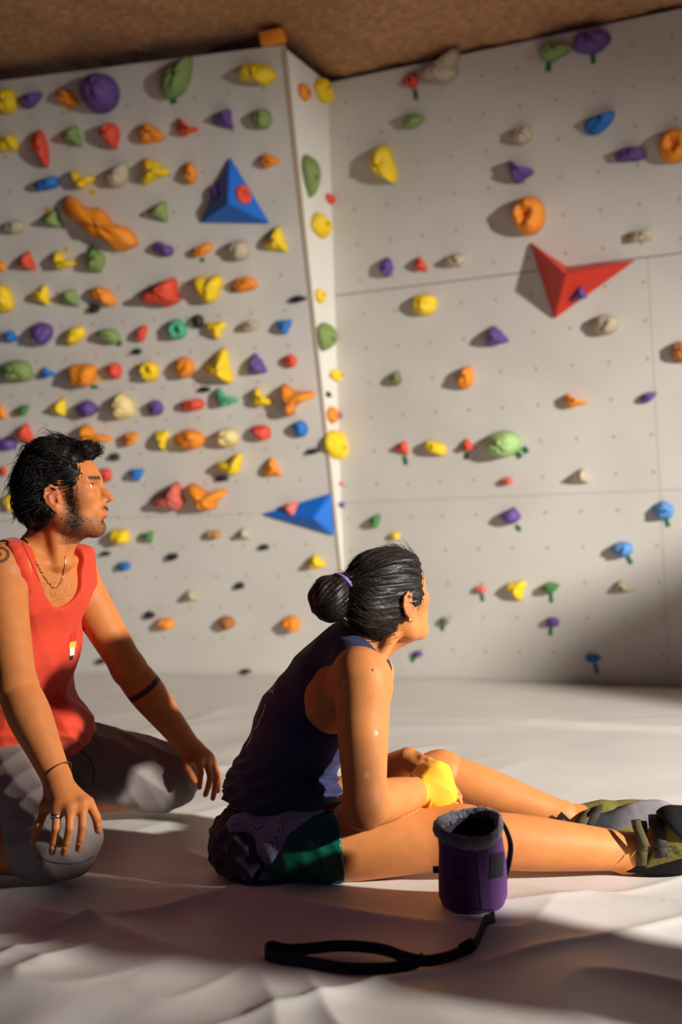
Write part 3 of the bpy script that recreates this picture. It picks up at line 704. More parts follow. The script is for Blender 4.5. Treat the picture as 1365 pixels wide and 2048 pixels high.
def strands(paths, r, seg=3):
    """many thin tapered hairs as one mesh; paths: list of point arrays"""
    Vs = []; Fs = []; n = 0
    for p in paths:
        m = len(p); T = np.gradient(p, axis=0); T /= np.linalg.norm(T, axis=1)[:, None] + 1e-9
        a = np.cross(T, np.array([0.31, 0.42, 0.85])); a /= np.linalg.norm(a, axis=1)[:, None] + 1e-9; b = np.cross(T, a)
        rr = r * np.linspace(1, 0.25, m)[:, None]
        ring = [p + (a * math.cos(2 * math.pi * k / seg) + b * math.sin(2 * math.pi * k / seg)) * rr for k in range(seg)]
        Vs.append(np.stack(ring, 1).reshape(-1, 3)); i = np.arange(m - 1)[:, None] * seg; k = np.arange(seg)[None, :]
        Fs.append(np.stack([i + k, i + (k + 1) % seg, i + seg + (k + 1) % seg, i + seg + k], -1).reshape(-1, 4) + n); n += m * seg
    return np.vstack(Vs), np.vstack(Fs)
def bvh(o):
    me = o.data; off = ORG[o.name]
    return BVHTree.FromPolygons([tuple(np.array(v.co) + off) for v in me.vertices], [tuple(p.vertices) for p in me.polygons])
def lay_on(tree, px, py, lift=0.0012):
    d = ray(px, py); d = d / np.linalg.norm(d); hit = tree.ray_cast(Vector(CAM), Vector(d))
    if hit[0] is None: return None, None
    n = np.array(hit[1]); n = n if n @ d < 0 else -n
    return np.array(hit[0]) + n * lift, n
def print_stroke(name, tree, pts, wpx, material, parent, n=24, lift=0.0012):
    """a printed or drawn line that lies on a surface"""
    p = spline([(a, b, 0) for a, b in pts], n)[:, :2]; T = np.gradient(p, axis=0); T /= np.linalg.norm(T, axis=1)[:, None] + 1e-9
    N = np.stack([-T[:, 1], T[:, 0]], -1); V = []; F = []; last = None
    for i in range(n):
        a, _ = lay_on(tree, *(p[i] - N[i] * wpx / 2), lift); b, _ = lay_on(tree, *(p[i] + N[i] * wpx / 2), lift)
        if a is None or b is None or np.linalg.norm(a - b) > 0.05: last = None; continue
        V += [a, b]
        if last is not None: F.append([last, last + 1, len(V) - 1, len(V) - 2])
        last = len(V) - 2
    return mk(name, V, F, material, parent=parent) if F else None
def print_patch(name, tree, poly, material, parent, lift=0.0012, res=5):
    """a flat printed patch: quad given by four photo corners, laid on a surface"""
    q = np.array(poly, float); V = []; F = []
    for i in range(res + 1):
        for j in range(res + 1):
            s, t = i / res, j / res; c = (q[0] * (1 - s) + q[1] * s) * (1 - t) + (q[3] * (1 - s) + q[2] * s) * t
            a, _ = lay_on(tree, c[0], c[1], lift); V.append(a)
    if any(v is None for v in V): return None
    for i in range(res):
        for j in range(res): k = i * (res + 1) + j; F.append([k, k + 1, k + res + 2, k + res + 1])
    return mk(name, V, F, material, parent=parent)

# ------------------------------------------------------------------ people: materials
def skin_mat(name):
    return mat(name, None, 0.52, noise=0.07, nscale=30, bump=0.06, bscale=260, attr='Col', sss=0.10, spec=0.24)
M_SKIN = skin_mat('skin')
M_HAIR = mat('hair_black', srgb(22, 16, 14), 0.55, noise=0.3, nscale=40, spec=0.35)
M_HAIR2 = mat('hair_dark_brown', srgb(32, 23, 19), 0.46, noise=0.3, nscale=40, spec=0.4)
M_GOLD = mat('gold', srgb(226, 176, 84), 0.25, metal=1.0)
M_SILVER = mat('silver', srgb(190, 194, 204), 0.25, metal=1.0)
M_TANK_M = mat('tank_coral', srgb(212, 58, 24), 0.8, noise=0.06, nscale=9, bump=0.12, bscale=420, sheen=0.1)
M_SHORTS_M = mat('shorts_grey', srgb(136, 125, 121), 0.85, noise=0.06, nscale=12, bump=0.15, bscale=380)
M_TANK_W = mat('tank_navy', srgb(20, 27, 74), 0.75, noise=0.08, nscale=12, bump=0.12, bscale=420, sheen=0.1)
M_SATIN = mat('satin_green', srgb(6, 84, 66), 0.26, noise=0.08, nscale=8, spec=0.6)
M_EYE = mat('eye_white', srgb(232, 224, 214), 0.2)
M_IRIS = mat('iris_dark', srgb(40, 26, 18), 0.15)
M_CORD = mat('cord_dark', srgb(70, 56, 44), 0.8)
def blend(C, col, w): return C * (1 - w[:, None]) + np.array(col[:3])[None, :] * w[:, None]
def sstep(a, b, x): t = np.clip((x - a) / (b - a), 0, 1); return t * t * (3 - 2 * t)
def hashn(V, s): q = np.sin(V @ np.array([127.1, 311.7, 74.7]) * s) * 43758.5; return q - np.floor(q)
def ball(c, r, ax=None, nu=20, nv=12):
    V = []; F = []; ax = np.eye(3) if ax is None else ax; r = np.broadcast_to(r, (3,))
    for j in range(nv + 1):
        for i in range(nu):
            a, b = 2 * math.pi * i / nu, math.pi * j / nv; V.append(np.asarray(c) + ax @ (np.array([math.sin(b) * math.cos(a), math.sin(b) * math.sin(a), math.cos(b)]) * r))
    for j in range(nv):
        for i in range(nu): F.append([j * nu + i, j * nu + (i + 1) % nu, (j + 1) * nu + (i + 1) % nu, (j + 1) * nu + i])
    return np.array(V), F

# ================================================================== the man
MF = nrm([0.87, -0.50, 0]); MRt = np.array([MF[1], -MF[0], 0])                # his facing and his right
def man_axes(lean): up = nrm(np.array([0, 0, 1.0]) + MF * lean); f = nrm(MF - up * (MF @ up)); return np.stack([-MRt, f, up], -1)
M_T = [((22, 1500), 3.05, (0.165, 0.118, 0.10), 0.05), ((48, 1410), 3.00, (0.140, 0.100, 0.13), 0.08), ((54, 1280), 2.95, (0.156, 0.106, 0.15), 0.1), ((60, 1180), 2.91, (0.170, 0.100, 0.11), 0.12)]
def man_torso(F, g=0.0, k=0.05):
    for (q, Y, r, ln) in M_T: F.ell(P(*q, Y), np.array(r) + g, man_axes(ln), k)
mSR, mER, mWR = P(4, 1142, 2.74), P(34, 1375, 2.60), P(114, 1556, 2.505)
mSL, mEL, mWL = P(143, 1142, 3.02), P(258, 1338, 3.10), P(380, 1496, 3.18)
mHipR, mHipL = P(20, 1545, 2.93), P(95, 1508, 3.18)
mKneeR, mKneeL = P(122, 1680, 2.62), P(338, 1552, 3.27)
mFootR, mFootL = mKneeR + np.array([-0.46, 0.20, -0.005]), mKneeL + np.array([-0.50, 0.04, -0.02])
mH = P(127, 1000, 2.885); mHR = frame((1.0, 0.03, 0.11), (0, 0, 1))
mNeck = P(78, 1120, 2.91)
xs = axis(-1.32, -0.28, 0.0042, ((-0.90, -0.52, 0.0026),)); ys = axis(2.38, 3.42, 0.0046, ((2.40, 2.56, 0.0030), (2.78, 2.99, 0.0028), (3.08, 3.26, 0.003)))
zs = axis(-0.02, 1.06, 0.0042, ((0.08, 0.24, 0.003), (0.72, 1.04, 0.0026)))
F = Field(xs, ys, zs)
man_torso(F)
for s_, S in ((1, mSR), (-1, mSL)):
    F.cap(mNeck + MRt * s_ * 0.05, S + np.array([0, 0, 0.012]), 0.045, 0.050, 0.05)           # trapezius, collar bone
    F.cap(P(58, 1190, 2.91) + MRt * s_ * 0.06 + MF * 0.04, S - np.array([0, 0, 0.03]), 0.055, 0.045, 0.05)  # chest muscle
    F.cap(mNeck + MF * 0.075 + MRt * s_ * 0.012 + np.array([0, 0, -0.02]), mNeck + MF * 0.05 + MRt * s_ * 0.12 + np.array([0, 0, 0.012]), 0.008, 0.008, 0.02)
F.chain([mSR, mSR * 0.62 + mER * 0.38 + MRt * 0.006, mER], [0.058, 0.050, 0.040], 0.04)
F.chain([mER, mER * 0.70 + mWR * 0.30, mER * 0.3 + mWR * 0.7, mWR], [0.041, 0.045, 0.034, 0.027], 0.02)
F.chain([mSL, mSL * 0.6 + mEL * 0.4, mEL], [0.056, 0.050, 0.040], 0.04)
F.chain([mEL, mEL * 0.72 + mWL * 0.28, mEL * 0.3 + mWL * 0.7, mWL], [0.041, 0.046, 0.034, 0.027], 0.02)
# legs, folded under
F.chain([mHipR, mKneeR], [0.095, 0.066], 0.04); F.chain([mHipL, mKneeL], [0.095, 0.066], 0.04)
for Kn, Ft in ((mKneeR, mFootR), (mKneeL, mFootL)):
    b0 = Kn + np.array([0.0, 0, -0.028]); b1 = np.array([Ft[0], Ft[1], 0.045]); m_ = b0 * 0.65 + b1 * 0.35
    F.chain([b0, m_, b1, b1 + np.array([-0.16, 0.02, -0.008])], [0.045, 0.054, 0.036, 0.030], 0.02)
# neck and head
F.chain([mNeck, mH + mHR @ np.array([-0.024, 0, -0.05])], [0.062, 0.056], 0.03)
F.cap(mNeck + MF * 0.03 - np.array([0, 0, 0.01]), mH + mHR @ np.array([0.02, 0, -0.075]), 0.035, 0.030, 0.03)
for s_ in (-1, 1): F.cap(mH + mHR @ np.array([-0.022, s_ * 0.052, -0.035]), mNeck + MF * 0.085 + MRt * -s_ * 0.018 + np.array([0, 0, -0.012]), 0.014, 0.010, 0.02)
head(F, mH, mHR, 1.0, True)
# right hand, spread on the near knee
def hand_points(pts): return [P(*q) for q in pts]
def hand(F, wrist, knuckles, tips_chains, thumb, rw, rf):
    kn = [P(*q) for q in knuckles]
    for q in kn: F.cap(wrist, q, rw * 0.85, rf * 1.15, 0.016)
    for a, b in zip(kn[:-1], kn[1:]): F.cap(a, b, rf * 1.05, rf * 1.05, 0.012)
    c = sum(kn) / len(kn); F.cap(wrist * 0.6 + c * 0.4, wrist * 0.15 + c * 0.85, rw * 0.9, rw * 0.8, 0.02)
    for q, ch in zip(kn, tips_chains): finger(F, [q] + [P(*t) for t in ch], rf, rf * 0.78)
    if thumb: finger(F, [P(*t) for t in thumb], rf * 1.25, rf * 0.9)
hand(F, mWR, [(92, 1612, 2.470), (115, 1618, 2.452), (141, 1616, 2.445), (166, 1608, 2.455)],
     [[(78, 1650, 2.455), (71, 1668, 2.462), (66, 1684, 2.470)], [(112, 1656, 2.430), (107, 1683, 2.440), (104, 1704, 2.452)], [(139, 1657, 2.425), (133, 1684, 2.435), (128, 1706, 2.448)], [(165, 1651, 2.432), (161, 1677, 2.438), (157, 1698, 2.450)]],
     [(140, 1575, 2.49), (178, 1604, 2.47), (193, 1635, 2.475), (197, 1660, 2.485)], 0.025, 0.0102)
# left hand, draped over the far knee
hand(F, mWL, [(424, 1520, 3.215), (417, 1516, 3.195), (409, 1514, 3.175), (398, 1517, 3.155)],
     [[(436, 1548, 3.22), (437, 1566, 3.22), (436, 1582, 3.22)], [(432, 1555, 3.195), (430, 1578, 3.195), (426, 1597, 3.195)], [(421, 1553, 3.170), (417, 1573, 3.170), (411, 1590, 3.172)], [(402, 1545, 3.150), (400, 1560, 3.155), (399, 1575, 3.16)]],
     [(372, 1515, 3.16), (376, 1535, 3.14), (384, 1550, 3.135), (390, 1562, 3.135)], 0.025, 0.0102)
V, Q = F.mesh(2)
L = to_local(V, mH, mHR) / 1.0
base = np.array(srgb(200, 122, 66)[:3]); C = np.tile(base, (len(V), 1))
C = blend(C, srgb(196, 104, 78), 0.35 * np.exp(-(((L - [0.118, 0, -0.008]) / [0.02, 0.02, 0.018]) ** 2).sum(1)))
C = blend(C, srgb(200, 104, 78), 0.30 * np.exp(-(((np.abs(L) - [0.07, 0.05, 0.0]) / [0.02, 0.02, 0.02]) ** 2).sum(1)))
C = blend(C, srgb(206, 116, 88), 0.5 * np.exp(-(((np.abs(L) - [0.012, 0.086, 0.0]) / [0.03, 0.014, 0.04]) ** 2).sum(1)))
inhead = (np.abs(L[:, 1]) < 0.1) & (L[:, 2] > -0.125) & (L[:, 2] < 0.15) & (np.abs(L[:, 0]) < 0.14)
hs = hashn(V, 40.0)
jaw = sstep(-0.034, -0.066, L[:, 2] + 0.25 * np.clip(L[:, 0] - 0.045, 0, 1)) * sstep(-0.03, 0.005, L[:, 0])
side = np.exp(-(((L[:, 0] - 0.034) / 0.019) ** 2)) * sstep(0.030, 0.015, L[:, 2]) * sstep(-0.10, -0.05, L[:, 2])
must = np.exp(-(((L - [0.105, 0, -0.0345]) / [0.03, 0.022, 0.0055]) ** 2).sum(1)) * sstep(0.084, 0.098, L[:, 0])
soul = np.exp(-(((L - [0.100, 0, -0.070]) / [0.03, 0.010, 0.007]) ** 2).sum(1))
beard = np.clip(0.50 * jaw + 0.85 * side * (np.abs(L[:, 1]) > 0.03) + 0.9 * must + 0.7 * soul, 0, 0.85) * inhead * (np.abs(L[:, 1]) < 0.078) * (L[:, 2] > -0.118)
C = blend(C, srgb(44, 25, 17), beard * (0.80 + 0.20 * (hs > 0.35)))
lip = np.exp(-(((L - [0.103, 0, -0.0415]) / [0.012, 0.018, 0.0045]) ** 2).sum(1)) + np.exp(-(((L - [0.100, 0, -0.0565]) / [0.012, 0.017, 0.006]) ** 2).sum(1))
C = blend(C, srgb(186, 88, 72), np.clip(lip * 1.3, 0, 0.9) * (L[:, 0] > 0.085))
brow = np.exp(-((L[:, 2] - 0.0445 - 0.1 * np.clip(0.03 - np.abs(np.abs(L[:, 1]) - 0.03), -1, 0)) / 0.0052) ** 2) * (np.abs(L[:, 1]) > 0.012) * (np.abs(L[:, 1]) < 0.056) * (L[:, 0] > 0.05)
C = blend(C, srgb(28, 19, 15), 0.95 * brow * inhead)
lash = np.exp(-(((np.stack([L[:, 0], np.abs(L[:, 1]), L[:, 2]], -1) - [0.086, 0.034, 0.0305]) / [0.008, 0.014, 0.0018]) ** 2).sum(1)); C = blend(C, srgb(30, 20, 16), 0.9 * np.clip(lash * 1.5, 0, 1) * inhead)
# chest hair, forearm band tattoo, shoulder tattoo, darker knuckles
cc = P(118, 1175, 2.80); ch = np.exp(-(((V - cc) / [0.045, 0.08, 0.06]) ** 2).sum(1)); C = blend(C, srgb(70, 44, 32), 0.75 * ch * (hashn(V, 90.0) > 0.45))
tb = P(284, 1381, 3.10); ad = nrm(mWL - mEL); da = (V - tb) @ ad; far = np.linalg.norm(V - tb, axis=1) < 0.085
C = blend(C, srgb(28, 24, 26), 0.92 * (np.abs(da) < 0.0085) * far)
st = P(-2, 1106, 2.68); ds = np.linalg.norm(V - st, axis=1); C = blend(C, srgb(40, 40, 42), 0.8 * ((np.abs(ds - 0.022) < 0.004) | (ds < 0.008)))
man = mk('person', V, Q, M_SKIN, origin=(-0.85, 2.9, 0.0), colors=C)
bw = np.clip(0.40 * jaw + 1.0 * side * (np.abs(L[:, 1]) > 0.03) + 0.9 * must + 0.8 * soul, 0, 1) * inhead * (np.abs(L[:, 1]) < 0.078) * (L[:, 2] > -0.116); bV, bL, bS = V, L, np.clip(side, 0, 1)
tag(man, 'kneeling man in coral tank top and grey shorts with hands on his knees', 'person')
manL = lambda x, y, z: mH + mHR @ (np.array([x, y, z]) * 1.0)
for s_ in (-1, 1):
    eb = manL(0.0735, s_ * 0.033, 0.0248); eye = mk('eye', *ball(eb, 0.0128), M_EYE, parent=man)
    mk('iris', *ball(eb + mHR @ np.array([0.0098, -0.001 * s_, 0.0008]), (0.0040, 0.0060, 0.0060), mHR), M_IRIS, parent=eye)
# eyebrows as short hairs
rg = np.random.default_rng(5); paths = []
for s_ in (-1, 1):
    for _ in range(150):
        t_ = rg.random(); y = s_ * (0.014 + 0.040 * t_); z = 0.0435 + 0.006 * math.sin(t_ * 2.6) + rg.normal(0, 0.0016); x = 0.0975 - 0.022 * t_ ** 1.6
        a = np.array([x, y, z]); d = np.array([-0.15, s_ * 0.75, 0.45 * (1 - t_) - 0.15]); paths.append(np.array([manL(*(a + d * q * 0.009 + np.array([0.0015 * q, 0, 0]))) for q in (0, 0.5, 1)]))
mk('eyebrows', *strands(paths, 0.0008), M_HAIR, parent=man)['kind'] = 'stuff'

def beard_hairs():
    rg = np.random.default_rng(17); ok = np.where(bw > 0.25)[0]; pick = rg.choice(ok, 3600, p=bw[ok] ** 1.5 / (bw[ok] ** 1.5).sum()); paths = []
    for i in pick:
        l = bL[i]; n = nrm(mHR @ nrm(l * np.array([0.9, 1.3, 0.5]))); d = nrm(mHR @ np.array([-0.1 if l[0] < 0.06 else 0.3, 0, -1.0]) + 0.35 * n + rg.normal(0, 0.2, 3)); ln = 0.0030 + 0.0060 * bS[i] * rg.random() + 0.003 * (l[2] > -0.045) * (l[0] > 0.09)
        paths.append(np.array([bV[i] - n * 0.0004, bV[i] + d * ln * 0.5, bV[i] + d * ln]))
    mk('beard', *strands(paths, 0.00045), M_HAIR, parent=man)['kind'] = 'stuff'
beard_hairs()
# hair: thick, swept back
def man_hair():
    xs = axis(-0.92, -0.60, 0.0028); ys = axis(2.74, 3.04, 0.0030); zs = axis(0.66, 1.08, 0.0028); F = Field(xs, ys, zs); s = 1.0
    e = lambda c, r, k=0.02, m='add': F.ell(manL(*c), np.array(r) * s, mHR, k, m)
    e((-0.012, 0, 0.060), (0.112, 0.088, 0.098)); e((-0.050, 0, 0.020), (0.080, 0.083, 0.085)); e((-0.062, 0, -0.035), (0.048, 0.062, 0.050), 0.03)
    e((0.030, 0, 0.118), (0.072, 0.060, 0.036), 0.03); e((0.078, -0.012, 0.118), (0.034, 0.045, 0.020), 0.02); e((-0.02, 0.01, 0.142), (0.06, 0.05, 0.022), 0.03)
    for q in (-1, 1):
        e((0.040, q * 0.066, 0.030), (0.020, 0.014, 0.034), 0.02)
        e((-0.030, q * 0.060, -0.010), (0.030, 0.022, 0.050), 0.02)
    e((0.104, 0, 0.030), (0.056, 0.13, 0.072), 0.010, 'sub')
    for q in (-1, 1):
        e((0.080, q * 0.10, -0.02), (0.030, 0.05, 0.055), 0.008, 'sub'); e((-0.008, q * 0.100, -0.004), (0.026, 0.034, 0.036), 0.008, 'sub'); e((0.000, q * 0.085, -0.064), (0.034, 0.04, 0.040), 0.008, 'sub')
    def wv(x, y, z):
        dx, dy, dz = x - mH[0], y - mH[1], z - mH[2]; ang = np.arctan2(dz - 0.03, dx + 0.03)
        return 0.004 + 0.0036 * np.sin(150 * dy + 5 * np.sin(3.0 * ang)) * np.sin(26 * ang * 0.3 + 30 * dz) + 0.003 * np.sin(64 * dx + 22 * dz + 3 * np.sin(40 * dy)) + 0.0028 * np.sin(75 * dy + 50 * dz)
    F.warp(wv); V, Q = F.mesh(1)
    o = mk('hair', V, Q, M_HAIR, parent=man)
    rg = np.random.default_rng(11); Lc = to_local(V, mH, mHR) / s; paths = []
    N = np.zeros_like(V); fn = np.cross(V[Q[:, 1]] - V[Q[:, 0]], V[Q[:, 2]] - V[Q[:, 0]])
    for i in range(4):
        for c in range(3): N[:, c] += np.bincount(Q[:, i], fn[:, c], len(V))
    N /= np.linalg.norm(N, axis=1)[:, None] + 1e-9
    for i in rg.choice(len(V), 7500):
        l = Lc[i]; n = N[i]
        if abs(l[1]) < 0.02 and l[2] < 0.0 and l[0] > 0: continue
        lock = np.sin(l @ np.array([310.0, 170.0, 260.0]) * 0.35 + 2.0 * math.sin(l[0] * 90)); side = l[0] > 0.012 and l[2] < 0.022
        if side: fl = np.array([-0.35, 0.0, -1.0]); ln = rg.uniform(0.006, 0.012)
        elif l[2] < -0.015: fl = np.array([-0.25 + 0.5 * lock, 0.2 * np.sign(l[1]), -1.0]); ln = rg.uniform(0.012, 0.028)
        elif l[0] > 0.062: fl = np.array([0.9, -0.35 + 0.4 * lock, 0.15 + rg.normal(0, 0.35)]); ln = rg.uniform(0.014, 0.034)
        else: fl = np.array([-1.0, 0.1 * np.sign(l[1]) + 0.35 * lock, 0.10 - 1.2 * max(0, -l[0] + 0.03) / 0.1 + 0.35 * lock]); ln = rg.uniform(0.020, 0.050)
        fl = mHR @ (fl + rg.normal(0, 0.12, 3)); fl = nrm(fl - n * (fl @ n)); b = 0.45 * lock + rg.normal(0, 0.2)
        q = np.linspace(0, 1, 6)[:, None]; sd = np.cross(n, fl)
        lift = (0.10 + 0.16 * lock + (rg.uniform(0.1, 0.5) if rg.random() < 0.05 else 0)) * (0.3 if side else 1.0)
        paths.append(V[i] - n * 0.002 + fl * ln * q + n * ln * lift * np.sin(2.6 * q) + sd * ln * b * q * q - n * ln * 0.22 * q ** 2)
    mk('hair_strands', *strands(paths, 0.0012), M_HAIR, parent=o)['kind'] = 'stuff'
    return o
man_hair()
# earring, necklace, bracelet, ring
er = manL(-0.010, -0.084, -0.036)
t_ = np.linspace(0, 2 * math.pi, 13)
mk('earring', *tube([er + np.array([0.0045 * math.cos(a), 0, 0.0045 * math.sin(a)]) for a in t_], 0.0009, 6, False), M_GOLD, parent=man)
mt = BVHTree.FromPolygons([tuple(v) for v in V], [tuple(q) for q in Q])
def surf_path(tree, pts, n, lift):
    out = []
    for p in spline([(a, b, 0) for a, b in pts], n):
        h, _ = lay_on(tree, p[0], p[1], lift)
        if h is not None: out.append(h)
    return np.array(out)
nl = surf_path(mt, [(42, 1062), (54, 1085), (62, 1104), (74, 1130), (88, 1155), (100, 1170), (108, 1176), (116, 1172), (124, 1155), (129, 1130), (130, 1112)], 70, 0.002)
nkl = mk('necklace', *tube(nl, 0.0013, 6), M_GOLD, parent=man)
for i in range(0, len(nl) - 1):
    if i % 4 == 0 and i < len(nl) * 0.55: mk('chain_link', *tube(np.array([nl[i], nl[min(i + 2, len(nl) - 1)]]), 0.0026, 6), M_GOLD, parent=nkl)
def bangle(name, tree_o, p, ax, r, rt, m, par):
    e1 = nrm(np.cross(ax, [0.2, 0.3, 0.9])); e2 = np.cross(ax, e1)
    return mk(name, *tube([p + (e1 * math.cos(a) + e2 * math.sin(a)) * r for a in np.linspace(0, 2 * math.pi, 29)], rt, 6, False), m, parent=par)
bangle('bracelet', None, P(116, 1546, 2.507), nrm(mWR - mER + np.array([0.02, 0, 0.05])), 0.0345, 0.0014, M_CORD, man)
rp = P(111.5, 1634, 2.440); rd = nrm(P(108, 1660, 2.43) - P(115, 1618, 2.452))
mk('ring', *ribbon([rp + (nrm(np.cross(rd, [0, 1, 0.2])) * math.cos(a) + np.cross(rd, nrm(np.cross(rd, [0, 1, 0.2]))) * math.sin(a)) * 0.0108 for a in np.linspace(0, 2 * math.pi, 25)], rd, 0.008, 0.0014), M_SILVER, parent=man)
# finger nails
M_NAIL = mat('nail', srgb(206, 140, 104), 0.35)
for (a, b) in (((104, 1697), 5), ((128, 1699), 5.5), ((157, 1691), 5.5), ((196.5, 1652), 5)):
    p, n = lay_on(mt, *a, 0.0002)
    if p is not None:
        u = nrm(np.array([1.0, 0, 0]) - n * n[0]); v = np.cross(n, u); mk('nail', *ball(p, (b * 0.00095, b * 0.0013, 0.0011), np.stack([u, v, n], -1), 12, 6), M_NAIL, parent=man)

# coral tank top
xs = axis(-1.16, -0.60, 0.0036); ys = axis(2.62, 3.26, 0.0036); zs = axis(0.18, 0.84, 0.0036)
F = Field(xs, ys, zs)
man_torso(F, 0.010)
for s_, S in ((1, mSR), (-1, mSL)):
    F.cap(mNeck + MRt * s_ * 0.05, S + np.array([0, 0, 0.012]), 0.052, 0.057, 0.05); F.cap(P(58, 1190, 2.91) + MRt * s_ * 0.06 + MF * 0.04, S - np.array([0, 0, 0.03]), 0.064, 0.05, 0.05)
for s_ in (1, -1): F.cap(mNeck + MF * 0.075 + MRt * s_ * 0.012 + np.array([0, 0, -0.02]), mNeck + MF * 0.05 + MRt * s_ * 0.12 + np.array([0, 0, 0.012]), 0.020, 0.021, 0.03)
F.ell(P(62, 1455, 3.0), (0.17, 0.135, 0.07), man_axes(0.05), 0.05)
F.cap(P(130, 1450, 2.93), P(150, 1458, 3.05), 0.035, 0.04, 0.05)
F.warp(lambda x, y, z: -fbm_ridge(x, y, z, [((26, -30, 10), 0.0040), ((40, 22, 22), 0.0026)], 1.0) - np.clip((0.36 - z) / 0.1, 0, 1) * fbm_ridge(x, y, z, [((14, 20, 95), 0.007), ((-18, 10, 70), 0.004)], 0.4))
F.warp(lambda x, y, z: 0.0 * x - np.clip((0.60 - z) / 0.3, 0, 1) * 0.004 - 0.0025 - np.clip((z - 0.64) / 0.06, 0, 1) * 0.004)
# openings: scoop neck, armholes, hem
F.ell(mNeck + MF * 0.10 + MRt * 0.012 + np.array([0, 0, 0.015]), (0.088, 0.20, 0.140), man_axes(0.1), 0.006, 'sub')
F.ell(mNeck - MF * 0.05 + np.array([0, 0, 0.07]), (0.092, 0.14, 0.06), man_axes(0.1), 0.006, 'sub')
for s_ in (1, -1): F.ell(mNeck + MRt * s_ * (0.218 if s_ > 0 else 0.232) + MF * 0.005 + np.array([0, 0, -0.07]), (0.095, 0.115, 0.165), man_axes(0.1), 0.006, 'sub')
sp_ = [lay_on(mt, *q, -0.004)[0] for q in ((24, 1092), (34, 1102), (44, 1122), (52, 1146), (58, 1176))]; sp_ = [p for p in sp_ if p is not None]
for p, q in zip(sp_[:-1], sp_[1:]): F.cap(p, q, 0.0145, 0.0150, 0.006)
F.cutplane((0, 0, 0.245), (0.06, 0, -1), 0.012)
V, Q = F.mesh(1)
tank_m = mk('tank_top', V, Q, M_TANK_M, parent=man)
tm = BVHTree.FromPolygons([tuple(v) for v in V], [tuple(q) for q in Q])
for poly, col in (([(141, 1268), (151, 1264), (153, 1280), (140, 1284)], (210, 44, 30)), ([(139, 1285), (152, 1282), (151, 1294), (138, 1296)], (236, 186, 60)), ([(139, 1296), (149, 1294), (148, 1310), (139, 1312)], (226, 220, 212)), ([(138, 1312), (146, 1310), (145, 1320), (139, 1320)], (40, 38, 36))):
    print_patch('chest_print', tm, poly, mat('print_%d_%d_%d' % col, srgb(*col), 0.7), tank_m)
print_stroke('neck_seam', tm, [(44, 1085), (58, 1115), (78, 1160), (98, 1192), (112, 1208), (124, 1209)], 1.6, mat('coral_seam', srgb(186, 48, 20), 0.8), tank_m, 40)

# grey knee shorts
xs = axis(-1.14, -0.36, 0.0038); ys = axis(2.48, 3.44, 0.0038); zs = axis(-0.02, 0.34, 0.0038)
F = Field(xs, ys, zs)
F.ell(P(22, 1500, 3.05), (0.180, 0.132, 0.10), man_axes(0.05), 0.05)
F.chain([mHipR, mHipR * 0.5 + mKneeR * 0.5, mKneeR], [0.112, 0.103, 0.086], 0.04); F.chain([mHipL, mHipL * 0.5 + mKneeL * 0.5, mKneeL], [0.112, 0.104, 0.086], 0.04)
F.cap(mKneeR, mKneeR + np.array([-0.05, 0.03, -0.02]), 0.086, 0.09, 0.03); F.cap(mKneeL, mKneeL + np.array([-0.05, 0.0, -0.02]), 0.086, 0.09, 0.03)
F.warp(lambda x, y, z: -fbm_ridge(x, y, z, [((12, 34, 40), 0.0050), ((-30, 12, 26), 0.0032), ((58, 30, 44), 0.0016)], 2.0))
F.cutplane((0, 0, 0.012), (0.0, 0, -1), 0.004); 
V, Q = F.mesh(1)
shorts_m = mk('shorts', V, Q, M_SHORTS_M, parent=man)
sm = BVHTree.FromPolygons([tuple(v) for v in V], [tuple(q) for q in Q])
print_stroke('side_seam', sm, [(142, 1482), (160, 1500), (180, 1520), (188, 1545), (184, 1570)], 2.0, mat('seam_dark', srgb(60, 54, 56), 0.9), shorts_m, 30)
print_stroke('hem_stitch', sm, [(75, 1713), (100, 1722), (130, 1727), (165, 1724), (188, 1712)], 1.4, mat('seam_dark', srgb(60, 54, 56), 0.9), shorts_m, 30)

# ================================================================== the woman
WFd = nrm([math.cos(math.radians(18)), math.sin(math.radians(18)), 0]); WRt = np.array([WFd[1], -WFd[0], 0])
def wom_axes(spine): up = nrm(spine); f = nrm(WFd - up * (WFd @ up)); return np.stack([np.cross(f, up), f, up], -1)
W_SP = [P(548, 1668, 2.74), P(556, 1570, 2.73), P(606, 1455, 2.715), P(664, 1372, 2.70), P(716, 1298, 2.69)]
W_R = [(0.165, 0.118, 0.095), (0.132, 0.104, 0.12), (0.142, 0.106, 0.125), (0.140, 0.088, 0.10)]
def wom_torso(F, g=0.0, k=0.05):
    for i in range(4): F.ell(W_SP[i], np.array(W_R[i]) + g, wom_axes(W_SP[i + 1] - W_SP[max(i - 1, 0)]), k)
    F.cap(W_SP[3], W_SP[4], 0.07 + g, 0.055 + g, 0.05)
wSR, wER, wWR = P(722, 1352, 2.535), P(731, 1612, 2.475), P(836, 1583, 2.625)
wSL, wEL, wWL = P(745, 1345, 2.87), P(745, 1560, 2.95), P(818, 1520, 2.82)
wHipR, wHipL = P(590, 1690, 2.62), P(615, 1650, 2.86)
wKnR, wAnR = P(925, 1675, 2.60), P(1262, 1703, 2.64)
wKnL, wAnL = P(882, 1549, 2.93), P(1122, 1632, 2.90)
wH = P(778, 1210, 2.67); wHR = frame((math.cos(math.radians(39)), math.sin(math.radians(39)), 0.22), (0, 0, 1))
xs = axis(-0.32, 1.04, 0.0046, ((0.0, 0.30, 0.0028),)); ys = axis(2.38, 3.08, 0.0046, ((2.52, 2.80, 0.0030),)); zs = axis(-0.02, 0.82, 0.0044, ((0.13, 0.24, 0.0032), (0.50, 0.80, 0.0028)))
F = Field(xs, ys, zs)
wom_torso(F)
